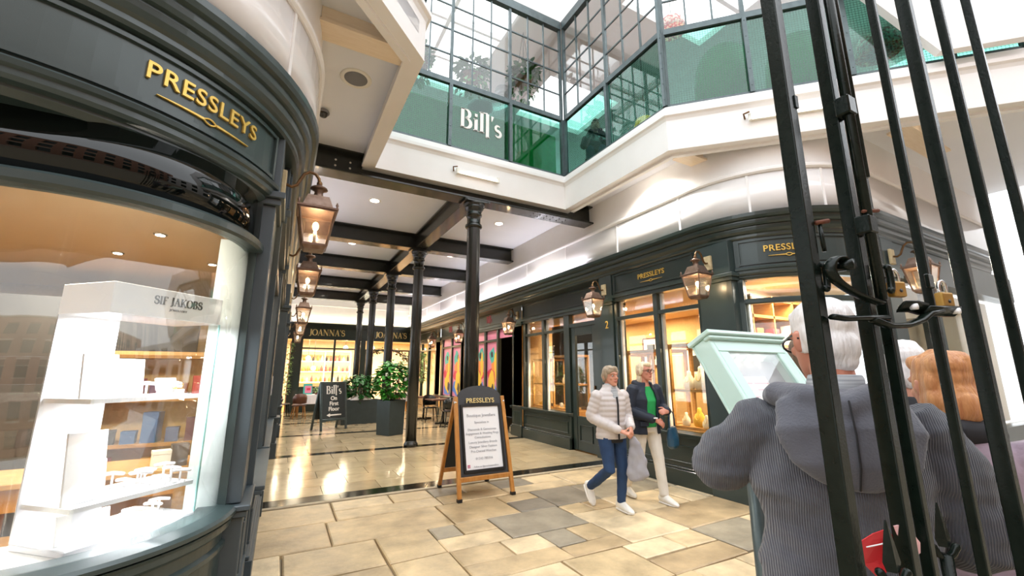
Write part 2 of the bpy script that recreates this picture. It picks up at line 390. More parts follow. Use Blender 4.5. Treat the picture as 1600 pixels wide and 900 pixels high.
# ------------------------------------------------------------------ plan of the two corner shops
XL = -.04; MX = 5.04; CX, CY = -1.55, 3.88; R0 = XL - CX; YEND = 19.5
XLL, CYL = -.07, 3.88; R0L = XLL - CX          # the left corner is a little tighter than the right one
SIDE = {'left': (XLL, CYL, R0L), 'right': (XL, CY, R0)}
WX, WY, WR = -1.06, 3.4, .86
def PX(side, off): return XLL + off if side == 'left' else MX - XL - off
def plan(side, y_far=None, a0=0., a1=-90., x_end=None, n=20):
    """path of the fascia line: along the arcade from y_far, round the corner, along the street"""
    P = []; XL_, CY, R0 = SIDE[side]
    if y_far is not None: P.append((XL_, y_far, 1, 0))
    m = max(2, int(n * abs(a1 - a0) / 90))
    for i in range(m + 1):
        a = rad(a0 + (a1 - a0) * i / m); P.append((CX + R0 * math.cos(a), CY + R0 * math.sin(a), math.cos(a), math.sin(a)))
    if x_end is not None: P.append((x_end, CY - R0, 0, -1))
    if side == 'right': P = [(MX - x, y, -nx, ny) for x, y, nx, ny in P]
    return P
def straight(side, y0, y1): s = 1 if side == 'left' else -1; return [(PX(side, 0), y0, s, 0), (PX(side, 0), y1, s, 0)]

# ------------------------------------------------------------------ floor: flagstones outside, polished tiles in the arcade
fl = struct('floor')
b = MB(); b.box(-9, 14, -9, 6.0, -.3, -.035); obj('bed', b, 'grout', fl)
b = MB(); b.box(-9, 14, 6.0, 24, -.3, -.02); obj('bed', b, 'grout_dark', fl)
rows = [.05, .72, 1.38, 2.02, 2.62, 3.25, 3.88, 4.5, 5.2, 5.92]
rg = random.Random(11); nstone = 0
def stone(x0, x1, y0, y1, grey=False, name='flagstone'):
    j = lambda: rg.uniform(-.012, .012); g = .008; z = rg.uniform(-.003, .003); c = .012
    q = [(x0 + g + j() * .5, y0 + g + j()), (x1 - g + j() * .5, y0 + g + j()), (x1 - g + j() * .5, y1 - g + j()), (x0 + g + j() * .5, y1 - g + j())]
    cx = sum(p[0] for p in q) / 4; cy = sum(p[1] for p in q) / 4
    ins = [(x + (cx - x) / max(abs(cx - x), .01) * c, y + (cy - y) / max(abs(cy - y), .01) * c) for x, y in q]
    v = [(x, y, -.05) for x, y in q] + [(x, y, z - .008) for x, y in q] + [(x, y, z) for x, y in ins]
    f = [(0, 1, 5, 4), (1, 2, 6, 5), (2, 3, 7, 6), (3, 0, 4, 7), (4, 5, 9, 8), (5, 6, 10, 9), (6, 7, 11, 10), (7, 4, 8, 11), (8, 9, 10, 11)]
    m = MB(); m.add([(a - cx, d - cy, e) for a, d, e in v], f)
    o = obj(name, m, 'flag_grey' if grey else 'flag', fl); o.location = (cx, cy, 0); return o
for i in range(len(rows) - 1):
    y0, y1 = rows[i], rows[i + 1]
    x = -.35 if y0 > 2.3 else -1.6
    xe = 5.1 if y0 > 2.3 else 7.2
    x += rg.uniform(-.3, 0)
    while x < xe:
        if i == 8 and False: pass
        w = rg.choice([.52, .66, .78, .92, 1.05, 1.2]); 
        if i == 7 and x < 2.57 < x + w + .2:      # the dark stone in front of the white board
            stone(x, 2.57, y0, y1); stone(2.57, 3.06, y0, y0 + .42, True); stone(2.57, 3.06, y0 + .42, y1); x = 3.06; continue
        if xe - x - w < .35: w = xe - x
        if rg.random() < .22 and w > .6:
            k = rg.uniform(.4, .6); ym = y0 + (y1 - y0) * k; xm = x + w * rg.uniform(.4, .6)
            stone(x, x + w, y0, ym, rg.random() < .15); stone(x, xm, ym, y1, rg.random() < .4); stone(xm, x + w, ym, y1)
        else: stone(x, x + w, y0, y1, rg.random() < .09)
        x += w
def strip(y0, y1, x0, x1, n, m='black_marble', z=0):
    for i in range(n):
        a = x0 + (x1 - x0) * i / n; c = x0 + (x1 - x0) * (i + 1) / n
        k = MB(); k.box(a + .003 - (a + c) / 2, c - .003 - (a + c) / 2, -(y1 - y0) / 2, (y1 - y0) / 2, -.04, z)
        obj('border_slab', k, m, fl).location = ((a + c) / 2, (y0 + y1) / 2, 0)
strip(6.03, 6.33, -.1, 5.45, 6)
k = MB(); k.box(-.1, 5.45, 5.95, 6.03, -.04, .004); obj('threshold_strip', k, 'kerb', fl)
k = MB(); k.box(4.93, 5.0, 3.9, 5.95, -.04, .006); obj('kerb_strip', k, 'kerb', fl)
BANDY = [6.18, 9.42, 12.3, 15.2, 17.9]
for y in BANDY[1:]: strip(y - .12, y + .12, -.1, 5.45, 6)
tm = {}
for bi in range(5):
    ya = BANDY[bi] + (.15 if bi == 0 else .12); yb = (BANDY[bi + 1] - .12) if bi < 4 else 19.5
    nr = max(2, round((yb - ya) / .5)); h = (yb - ya) / nr
    wt = .74
    for r in range(nr):
        x = -.1 - (wt / 2 if (r % 2) else 0)
        while x < 5.44:
            a = max(x, -.1); c = min(x + wt, 5.45); key = (round(c - a, 3), round(h, 3))
            if key not in tm:
                k = MB(); w = c - a - .008; d = h - .008
                k.box(-w / 2, w / 2, -d / 2, d / 2, -.03, 0); tm[key] = k.mesh('floor_tile', 'tile')
            if c - a > .02: obj('floor_tile', tm[key], None, fl).location = ((a + c) / 2, ya + h * (r + .5), 0)
            x += wt

# ------------------------------------------------------------------ ceiling slab with the eight-sided well
ZC = 4.72
WELL = [(-1.05, 1.55), (.95, 3.55), (.95, 6.0), (4.37, 6.0), (4.37, 3.6), (7.13, .84)]   # west to east round the north side
ce = struct('ceiling', (2.5, 6, ZC))
b = MB()
b.prism([(-6, 1.55), (-1.05, 1.55), (.86, 3.46), (.86, 6.1), (-6, 6.1)], ZC, ZC + .15)
b.prism([(11, .84), (11, 6.1), (4.46, 6.1), (4.46, 3.55), (7.17, .84)], ZC, ZC + .15)
b.box(-6, 11, 6.1, 23, ZC, ZC + .15)
obj('soffit', b, 'ceil', ce, world=True)
def offset_path(P, d):
    """push an open plan polyline to its right by d (mitred)"""
    out = []
    for i, (x, y) in enumerate(P):
        N = []
        for a, c in ((i - 1, i), (i, i + 1)):
            if a < 0 or c >= len(P): continue
            dx, dy = P[c][0] - P[a][0], P[c][1] - P[a][1]; L = math.hypot(dx, dy); N.append((dy / L, -dx / L))
        if len(N) == 1: n = N[0]; s = 1
        else:
            n = (N[0][0] + N[1][0], N[0][1] + N[1][1]); L = math.hypot(*n); n = (n[0] / L, n[1] / L); s = 1 / (n[0] * N[0][0] + n[1] * N[0][1])
        out.append((x, y, n[0] * s, n[1] * s))
    return out
wp = offset_path(WELL, 1)      # normals point into the well
tr = struct('trim_1', (2.66, 6, 4.5))
b = MB(); b.sweep(wp, [(-.16, 4.52), (0, 4.52), (0, 4.96), (.02, 5.0), (.05, 5.02), (.05, 5.07), (.0, 5.09), (-.01, 5.18), (-.16, 5.18)]); obj('fascia_board', b, 'white', tr, world=True)
b = MB(); b.sweep(offset_path([(-1.05, 1.55), (.95, 3.55), (.95, 6.0)], 1), [(-.19, 4.49), (-.12, 4.49), (-.12, 4.53), (-.19, 4.53)])
b.sweep(offset_path([(4.37, 6.0), (4.37, 3.6), (7.13, .84)], 1), [(-.19, 4.49), (-.12, 4.49), (-.12, 4.53), (-.19, 4.53)]); obj('lower_bead', b, 'white', tr, world=True)
# cream timbers at the corners of the well
for nm, p0, p1 in (('timber_w', (-.3, 3.62), (.82, 3.62)), ('timber_e', (4.66, 3.66), (5.1, 3.66)), ('timber_e2', (6.55, 1.9), (7.8, 1.9))):
    b = MB(); b.box(p0[0], p1[0], p0[1] - .07, p0[1] + .07, 4.56, 4.72); b.box(p0[0], p1[0], p0[1] - .12, p0[1] + .12, 4.53, 4.56)
    obj('timber_beam', b, 'cream', tr, world=True)

# ------------------------------------------------------------------ upper white walls, rails, cornices, friezes
wl = {}
for side in ('left', 'right'):
    w = struct('wall_' + side, (PX(side, 0), 6, 0)); wl[side] = w
    P = plan(side, YEND, x_end=-6); _, CYs, R0s = SIDE[side]; ow = .13 if side == 'left' else .03
    b = MB(); b.sweep(P, [(-.25, 3.5), (ow, 3.5), (ow, ZC), (-.25, ZC)]); obj('upper_wall', b, 'white', w, world=True)
    b = MB(); b.sweep(P, [(ow - .02, 3.585), (ow + .01, 3.585), (ow + .01, 4.15), (ow - .02, 4.15)], True); obj('gloss_panel', b, 'white_gloss', w, world=True)
    b = MB(); b.sweep(P, [(ow - .02, 4.14), (ow + .03, 4.14), (ow + .05, 4.16), (ow + .05, 4.19), (ow + .03, 4.21), (ow - .02, 4.215)]); obj('picture_rail', b, 'white', w, world=True)
    for y in (4.05, 5.4, 6.95, 8.55, 10.15, 11.75, 13.35, 15., 16.6, 18.2):
        s = 1 if side == 'left' else -1
        k = MB(); k.cbox((0, 0, 0), (.012, .028, .56)); obj('joint_strip', k, 'white', w).location = (PX(side, ow + .012) - PX(side, 0), y - 6, 3.865)
    for a in (-30, -62):
        k = MB(); k.cbox((0, 0, 0), (.012, .028, .56), rad(a if side == 'left' else -a))
        x = CX + (R0s + ow + .012) * math.cos(rad(a)); y = CYs + (R0s + ow + .012) * math.sin(rad(a)); x = x if side == 'left' else MX - x
        obj('joint_strip', k, 'white', w).location = (x - PX(side, 0), y - 6, 3.865)
    c = struct('trim_2' if side == 'left' else 'trim_3', (PX(side, 0), 6, 3.3))
    back = -.14 if side == 'left' else -.5
    prof = [(back, 3.28), (0, 3.28), (.015, 3.30), (.015, 3.33), (.035, 3.345), (.055, 3.375), (.062, 3.41), (.062, 3.425), (.085, 3.43), (.1, 3.455), (.106, 3.485), (.106, 3.5), (.135, 3.51), (.15, 3.54), (.152, 3.585), (back, 3.585)]
    if side == 'left': prof = [(o if o == back else o * 1.0 + .03, z) for o, z in prof]
    b = MB(); b.sweep(P, prof); obj('cornice', b, 'paint' if side == 'left' else 'paint_dark', c, world=True)
    # corner: fascia board with a raised frame, architrave mouldings, transom, panes, sill, stall riser
    A0 = -20.5; gs = .05 if side == 'left' else 0; zt = -.05 if side == 'left' else 0; CYs, R0s = SIDE[side][1:]
    Q = plan(side, None, A0, -90, x_end=-2.2 if side == 'left' else -1.75, n=26)
    pm = 'paint'
    wn = struct('window_1' if side == 'left' else 'window_2', (CX if side == 'left' else MX - CX, CY - R0, 0))
    if side == 'left':      # the left glass turns on a tighter curve than the fascia above it
        Qw = [(WX + WR * math.cos(rad(a)), WY + WR * math.sin(rad(a)), math.cos(rad(a)), math.sin(rad(a))) for a in [-3 - 87 * i / 26 for i in range(27)]] + [(-2.2, WY - WR, 0, -1)]
    else: Qw = Q
    def sw(name, prof, m, path=Q, smooth=False):
        q = MB(); q.sweep(path, prof, smooth); return obj(name, q, m, wn, world=True)
    sw('fascia', [(-.14, 2.9), (-.012, 2.9), (-.012, 3.28), (-.14, 3.28)], pm)
    Qi = plan(side, None, A0 - 2, -90, x_end=-2.1 if side == 'left' else -1.7, n=26)
    sw('fascia_frame', [(-.02, 3.235), (.006, 3.235), (.006, 3.26), (-.02, 3.26)], pm, Qi)
    sw('fascia_frame', [(-.02, 2.925), (.006, 2.925), (.006, 2.95), (-.02, 2.95)], pm, Qi)
    x0, y0, nx, ny = Qi[0]
    k = MB(); k.cbox((x0 - nx * .004, y0 - ny * .004, 3.09), (.024, .026, .34), math.atan2(ny, nx)); obj('fascia_frame', k, pm, wn, world=True)
    ab = -.5 if side == 'left' else -.14
    sw('architrave', [(ab, 2.745), (-.06, 2.745), (-.03, 2.775), (-.03, 2.79), (0, 2.80), (.012, 2.82), (.012, 2.85), (.03, 2.86), (.035, 2.885), (.02, 2.90), (ab, 2.9)], pm)
    sw('transom', [(-.14 + gs, 2.42 + zt), (-.05 + gs, 2.42 + zt), (-.035 + gs, 2.435 + zt), (-.035 + gs, 2.475 + zt), (-.05 + gs, 2.49 + zt), (-.14 + gs, 2.49 + zt)], pm, Qw)
    sw('upper_pane', [(-.112 + gs, 2.48 + zt), (-.1 + gs, 2.48 + zt), (-.1 + gs, 2.76), (-.112 + gs, 2.76)], 'black_glass' if side == 'left' else 'glass_shop', Qw, True)
    sw('pane', [(-.112 + gs, .72), (-.104 + gs, .72), (-.104 + gs, 2.43 + zt), (-.112 + gs, 2.43 + zt)], 'glass_shop', Qw, True)
    sw('sill', [(-.16, .69), (.02, .69), (.045, .70), (.045, .72), (.03, .735), (-.05, .75), (-.16, .75)], pm, Qw)
    sw('moulding', [(-.1, .62), (0, .62), (.022, .64), (.022, .67), (.04, .69), (-.1, .69)], pm, Qw)
    sw('stall_riser', [(-.14, 0), (-.02, 0), (-.02, .62), (-.14, .62)], pm, Qw)
    sw('moulding', [(-.1, .50), (-.02, .50), (0, .515), (0, .54), (-.02, .555), (-.1, .555)], pm, Qw)
    sw('skirting', [(-.1, 0), (.02, 0), (.02, .2), (.0, .225), (-.02, .235), (-.1, .235)], pm, Qw)
    # jamb next to the pilaster and the pale reveal inside
    for nm, r, a, d, m in (('jamb', R0s - .085, A0 - 1.2, (.12, .06, 2.02), pm), ('reveal', R0s - .2, A0 - 3.0, (.17, .02, 1.72), 'mint_wall'), ('head_jamb', R0s - .085, A0 - 1.2, (.12, .06, .3), pm)):
        if side == 'left':
            a = a - A0 - 1.5; r = r - R0s + WR + (.03 if nm != 'reveal' else .05)
            if nm != 'reveal': d = (.07, .05, d[2])
        aa = rad(a); x = (WX if side == 'left' else CX) + r * math.cos(aa); y = (WY if side == 'left' else CYs) + r * math.sin(aa)
        if side == 'right': x = MX - x; aa = PI - aa
        k = MB(); z = {'jamb': 1.7, 'reveal': 1.58, 'head_jamb': 2.6}[nm]; k.cbox((x, y, z), d, aa); obj(nm, k, m, wn, world=True)
    wl[side + 'win'] = wn

# ------------------------------------------------------------------ pilasters and arcade bays
ntrim = [4]; nwin = [3]
def pilaster(side, y0, y1, off=.0, m='paint_dark', y_front=True):
    t = struct('trim_%d' % ntrim[0], (PX(side, off), (y0 + y1) / 2, 0)); ntrim[0] += 1
    def bx(name, o0, o1, ya, yb, z0, z1, mm=m, bev=.006):
        xa, xb = sorted((PX(side, o0), PX(side, o1))); k = MB(); k.box(xa, xb, ya, yb, z0, z1); return obj(name, k, mm, t, world=True, bevel=bev)
    d = off
    bx('shaft', -.3, d, y0, y1, .74, 2.74)
    bx('plinth', -.3, d + .045, y0 - .03, y1 + .03, 0, .27)
    bx('pedestal', -.3, d + .02, y0 - .012, y1 + .012, .27, .66)
    for k in range(5):
        yy = y0 + .06 + (y1 - y0 - .12) * (k + .5) / 5; bx('flute_rib', d, d + .03, yy - .018, yy + .018, .3, .6, bev=.004)
    bx('ledge', -.3, d + .04, y0 - .035, y1 + .035, .66, .70); bx('ledge', -.3, d + .055, y0 - .05, y1 + .05, .70, .735)
    bx('capital', -.3, d + .03, y0 - .025, y1 + .025, 2.74, 2.79); bx('capital', -.3, d + .055, y0 - .05, y1 + .05, 2.79, 2.84)
    bx('frieze_block', -.3, d + .012, y0, y1, 2.84, 3.28)
    return t
for side in ('left', 'right'):
    pilaster(side, 3.36, 3.86, -.07 if side == 'left' else .0, 'paint_grey' if side == 'left' else 'paint')
    # street face of the corner pilaster is the same block; arcade pilasters follow
for y0, y1, d in ((5.75, 6.1, -.01), (9.3, 9.7, .09), (12.35, 12.75, .15), (15.4, 15.8, .19)): pilaster('left', y0, y1, d, 'paint_grey')
pilaster('right', 5.65, 5.98, .0)
for y0, y1 in ((9.42, 9.86), (12.75, 13.6), (15.78, 16.3)): pilaster('right', y0, y1, -.3)

def bay(side, y0, y1, rec=0., lights=(), m='paint_dark', door=None, sill=.72, top=2.78, trans=2.48, fascia=True, bead=True, gl='glass_shop', blank=None):
    """one shop bay: y0..y1 along the arcade, lights = list of (ya, yb)"""
    t = struct('window_%d' % nwin[0], (PX(side, -rec), (y0 + y1) / 2, 0)); nwin[0] += 1
    def bx(name, o0, o1, ya, yb, z0, z1, mm=m, bev=.004):
        xa, xb = sorted((PX(side, o0 - rec), PX(side, o1 - rec))); k = MB(); k.box(xa, xb, ya, yb, z0, z1); return obj(name, k, mm, t, world=True, bevel=bev)
    segs = [(y0, y1)] if not door else [(door[1], y1)] + ([(y0, door[0])] if door[0] - y0 > .05 else [])
    for a, c in segs:
        if sill > .3:
            bx('stall_riser', -.14, -.03, a, c, 0, sill - .06); bx('skirting', -.14, .02, a, c, 0, .22); bx('moulding', -.1, 0, a, c, .225, .25)
            bx('sill', -.16, .035, a, c, sill - .06, sill - .03); bx('sill', -.16, .05, a, c, sill - .03, sill)
            e = .1
            if c - a > .5:
                for q in (bx('panel_frame', -.05, -.012, a + e, c - e, .52, .545), bx('panel_frame', -.05, -.012, a + e, c - e, .3, .325), bx('panel_frame', -.05, -.012, a + e, a + e + .025, .325, .52), bx('panel_frame', -.05, -.012, c - e - .025, c - e, .325, .52)): pass
    bx('head', -.14, .0, y0, y1, top, top + .06); bx('moulding', -.14, .025, y0, y1, top + .06, 2.9)
    ed = sorted(set([y0] + [v for l in lights for v in l] + [y1] + (list(door) if door else [])))
    solid = []
    for a, c in zip(ed[:-1], ed[1:]):
        if any(abs(a - l[0]) < 1e-4 for l in lights) or (door and abs(a - door[0]) < 1e-4): continue
        bx('mullion', -.14, -.03, a, c, sill, top)
    for a, c in lights:
        bx('transom', -.13, -.035, a, c, trans - .03, trans + .03)
        for z0, z1 in ((sill, trans - .03), (trans + .03, top)):
            bx('pane', -.1, -.094, a, c, z0, z1, gl, 0)
            if bead: bx('glazing_bead', -.16, -.102, c - .035, c, z0, z1, 'white', 0)
    if fascia:
        bx('fascia', -.14, -.012, y0, y1, 2.9, 3.28)
        for q in (('fascia_frame', y0 + .06, y1 - .06, 3.23, 3.255), ('fascia_frame', y0 + .06, y1 - .06, 2.93, 2.955), ('fascia_frame', y0 + .06, y0 + .085, 2.955, 3.23), ('fascia_frame', y1 - .085, y1 - .06, 2.955, 3.23)):
            bx(q[0], -.02, .008, *q[1:])
    return t, bx
bay_sign, bx1 = bay('right', 3.86, 5.65, 0, [(3.92, 4.66), (4.75, 5.58)])
shop_bay, bx2 = bay('right', 5.98, 9.42, .3, [(7.62, 8.42), (8.52, 9.3)], door=(6.56, 7.42))
# the door itself with its glass and fanlight
dn = struct('door_1', (PX('right', -.3), 7.0, 0))
def dbx(name, o0, o1, ya, yb, z0, z1, mm='paint_dark', bev=.004):
    xa, xb = sorted((PX('right', o0 - .3), PX('right', o1 - .3))); k = MB(); k.box(xa, xb, ya, yb, z0, z1); return obj(name, k, mm, dn, world=True, bevel=bev)
dbx('leaf_stile', -.13, -.07, 6.58, 6.7, .02, 2.5); dbx('leaf_stile', -.13, -.07, 7.27, 7.4, .02, 2.5); dbx('leaf_rail', -.13, -.07, 6.7, 7.27, 2.33, 2.5)
dbx('kick_panel', -.13, -.08, 6.7, 7.27, .02, .68); dbx('panel_moulding', -.085, -.06, 6.78, 7.19, .5, .52); dbx('panel_moulding', -.085, -.06, 6.78, 7.19, .2, .22); dbx('panel_moulding', -.085, -.06, 6.78, 6.8, .22, .5); dbx('panel_moulding', -.085, -.06, 7.17, 7.19, .22, .5)
dbx('pane', -.105, -.099, 6.7, 7.27, .68, 2.33, 'glass_shop', 0); dbx('head_rail', -.14, -.04, 6.56, 7.42, 2.5, 2.58); dbx('fanlight', -.105, -.099, 6.56, 7.42, 2.58, 2.78, 'glass_shop', 0)
dbx('handle', -.06, -.03, 6.62, 6.645, .95, 1.3, 'brass', 0); dbx('letter_plate', -.08, -.066, 6.86, 7.12, .82, .87, 'brass', 0)
# Bill's: pink panelled bays and a dark doorway
bill1, bx3 = bay('right', 9.86, 12.75, .3, [(10.95, 11.68), (11.8, 12.6)], door=(10.0, 10.85), bead=False)
bill2, bx4 = bay('right', 13.6, 15.78, .3, [(13.75, 14.6), (14.72, 15.6)], bead=False)
bay5, bx5 = bay('right', 16.3, YEND, .3, [(16.5, 17.4), (17.5, 18.4), (18.5, 19.35)], bead=False, sill=.5)
for (a, c), (y0, y1) in zip(((3.86, 5.75), (6.1, 9.3), (9.7, 12.35), (12.75, 15.4), (15.8, YEND)), [(0, 0)] * 5):
    n = 2 if c - a > 2 else 1; w = (c - a) / n
    bay('left', a, c, 0, [(a + i * w + .06, a + (i + 1) * w - .06) for i in range(n)], m='paint_grey', bead=False)
# ------------------------------------------------------------------ iron columns and beams
BY = [6.17, 9.4, 12.15, 15.0, 17.7]; CXm = 2.61
ORD = ['nearest', 'second', 'third', 'fourth', 'farthest']
COLLAB = ['black iron column behind the white boutique board, nearest to the paving', 'black iron column rising in front of the tall leafy planter', 'black iron column just behind the tall planter', 'slim-looking black iron column fourth along the arcade row', 'black iron column nearest the jewel-bright end shop']
COLLAB[4] = 'black iron column at the far end of the row, nearest the end shop'
def column(i, x, y):
    t = thing('iron_column', COLLAB[i], 'column', (x, y, 0), group='cast iron columns down the arcade')
    b = MB(); b.lathe([(.118, .0), (.118, 2.0), (.108, 3.92), (.108, 3.93)], n=20); obj('shaft', b, 'iron', t)
    b = MB(); b.lathe([(.15, 0), (.15, .05), (.135, .08), (.12, .1), (.12, .12)], n=20); obj('base', b, 'iron', t)
    b = MB(); b.lathe([(.108, 3.9), (.135, 3.91), (.142, 3.93), (.135, 3.96), (.112, 3.97), (.112, 4.1), (.13, 4.11), (.138, 4.13), (.13, 4.15), (.12, 4.16), (.135, 4.2), (.16, 4.24), (.165, 4.26), (.15, 4.28), (.18, 4.30), (.18, 4.33)], n=20); obj('capital', b, 'iron', t)
    b = MB(); b.cbox((0, 0, 4.335), (.44, .34, .03)); obj('bearing_plate', b, 'iron', t)
    for sx in (-1, 1):
        b = MB(); b.cyl((sx * .19, -.19, 4.335), (sx * .19, -.165, 4.335), .016, n=6, smooth=False); obj('bolt', b, 'iron', t)
for i, y in enumerate(BY): column(i, CXm, y)
BLAB = ['heavy black iron cross beam under the white gallery fascia', 'black iron cross beam second from the gallery opening', 'black iron cross beam third from the gallery opening', 'black iron cross beam fourth from the gallery opening', 'black iron cross beam nearest the lit end wall']
for i, y in enumerate(BY):
    t = thing('ceiling_beam', BLAB[i], 'beam', (CXm, y, 4.36), group='black iron cross beams')
    x0, x1 = -.1 - CXm, 5.05 - CXm
    b = MB(); b.box(x0, x1, -.02, .02, .03, .36); obj('web', b, 'iron', t)
    b = MB(); b.box(x0, x1, -.15, .15, 0, .035); obj('bottom_flange', b, 'iron', t, bevel=.008)
    b = MB(); b.prism_on([(-.02, .035), (.02, .035), (.02, .1), (.008, .1)], (x0, 0, 0), (0, 1, 0), (0, 0, 1), x1 - x0); obj('fillet', b, 'iron', t)
    b = MB(); b.box(x0, x1, -.13, .13, .335, .36); obj('top_flange', b, 'iron', t)
    if i == 0:
        for bx_ in (.42, .62):
            for bz in (.13, .22):
                k = MB(); k.ell((0, 0, 0), (.016, .01, .016), 8, 5); obj('bolt_head', k, 'white', t).location = (bx_ - CXm, -.024, bz)
        for j in range(6):
            for q in (-.05, .05):
                k = MB(); k.ell((0, 0, 0), (.012, .012, .008), 8, 4); obj('rivet', k, 'iron', t).location = (3.75 + j * .14 - CXm, q, -.002)
for i in range(4):
    y0, y1 = BY[i] + .02, BY[i + 1] - .02
    t = thing('ridge_beam', ['black iron ridge beam between the nearest two columns', 'black iron ridge beam over the tall planter', 'black iron ridge beam between third and fourth columns', 'black iron ridge beam between the two farthest columns'][i], 'beam', (CXm, (y0 + y1) / 2, 4.38), group='black iron ridge beams')
    h = (y1 - y0) / 2
    for sx in (-.085, .085):
        b = MB(); b.box(sx - .012, sx + .012, -h, h, .03, .34); obj('web', b, 'iron', t)
    b = MB(); b.box(-.13, .13, -h + .14, h - .14, 0, .03); obj('bottom_flange', b, 'iron', t, bevel=.006)
    b = MB(); b.box(-.15, .15, -h + .14, h - .14, .3, .34); obj('top_flange', b, 'iron', t)

# ------------------------------------------------------------------ ceiling fittings
def downlight(x, y, lab, power=88, col=(1, .95, .88)):
    t = thing('downlight', lab, 'light', (x, y, ZC), group='round ceiling downlights')
    b = MB(); b.lathe([(.075, -.004), (.105, -.008), (.112, -.002), (.112, .0), (.075, .0)], n=20); obj('rim', b, 'white_plastic', t)
    b = MB(); b.lathe([(.078, -.0075), (.078, -.002)], n=20); obj('lens', b, 'led', t)
    lamp('downlight_lamp', 'SPOT', (x, y, ZC - .03), power, col, .06, spot=rad(140))
DL = [((1.26, 7.75), 'round downlight in the near left ceiling panel'), ((3.87, 7.75), 'round downlight in the near right ceiling panel, beside the first column'), ((1.28, 10.75), 'round downlight in the second left ceiling panel'), ((3.85, 10.7), 'round downlight in the second right panel, beside the smoke detector'),
      ((1.27, 13.6), 'round downlight in the third left ceiling panel'), ((3.86, 13.6), 'round downlight in the third right ceiling panel'), ((1.27, 16.35), 'round downlight in the fourth left ceiling panel'), ((3.86, 16.35), 'round downlight in the fourth right ceiling panel'),
      ((4.67, 4.45), 'round downlight under the right gallery soffit'), ((6.7, 1.85), 'round downlight above the corner shop, behind the gate')]
for (x, y), l in DL: downlight(x, y, l)
t = thing('ceiling_speaker', 'round grey ceiling speaker in a white rim', 'speaker', (.43, 4.4, ZC))
b = MB(); b.lathe([(.12, -.006), (.15, -.014), (.165, -.004), (.165, 0), (.12, 0)], n=28); obj('rim', b, 'white_plastic', t)
b = MB(); b.lathe([(.0, -.012), (.06, -.011), (.125, -.006), (.125, 0)], n=28); obj('grille', b, 'speaker_grille', t)
t = thing('security_camera', 'small dark dome camera on the soffit beside the curved cornice', 'camera', (.17, 5.2, ZC))
b = MB(); b.lathe([(.06, 0), (.07, -.02), (.07, -.035), (.055, -.04), (.055, 0)], n=18); obj('housing', b, 'grey_plastic', t)
b = MB(); b.lathe([(.054, -.036), (.05, -.06), (.035, -.082), (.012, -.092), (.001, -.093)], n=18); obj('dome', b, 'smoked', t)
t = thing('smoke_detector', 'yellowed smoke detector on the arcade ceiling', 'detector', (3.5, 10.45, ZC))
b = MB(); b.lathe([(.07, 0), (.07, -.02), (.05, -.03)], n=16); obj('base', b, 'smoke_yellow', t)
b = MB(); b.lathe([(.04, -.03), (.045, -.045), (.025, -.06), (.001, -.062)], n=16); obj('sensor', b, 'smoke_yellow', t)
def batten(p0, p1, nrm, lab):
    p0 = Vector(p0); p1 = Vector(p1); u = (p1 - p0).normalized(); n = Vector(nrm).normalized()
    t = thing('tube_light', lab, 'light', p0, group='fluorescent tubes on the fascia')
    L = (p1 - p0).length
    b = MB(); b.beam(n * .025, u * L + n * .025, .05, .07); obj('body', b, 'white_plastic', t)
    b = MB(); b.cyl(u * .03 + n * .075 + Vector((0, 0, -.02)), u * (L - .03) + n * .075 + Vector((0, 0, -.02)), .016, n=10); obj('tube', b, 'tube', t)
    for s in (0, L):
        b = MB(); b.cbox(u * s + n * .05, (.04, .04, .09)); obj('end_cap', b, 'white_plastic', t)
    k = [tuple(u * -.06 + n * .02), tuple(u * -.08 + n * .06 + Vector((0, 0, .05))), tuple(u * -.02 + n * .08 + Vector((0, 0, .06)))]
    b = MB(); b.loft(k, [.012] * 3, 6); obj('conduit_clip', b, 'brass', t)
batten((2.22, 6.0, 4.75), (2.95, 6.0, 4.75), (0, -1, 0), 'white fluorescent tube on the fascia above the first column')
batten((5.09, 2.88, 4.80), (5.75, 2.22, 4.80), (-1, -1, 0), 'white fluorescent tube on the slanting fascia, half behind the gate')

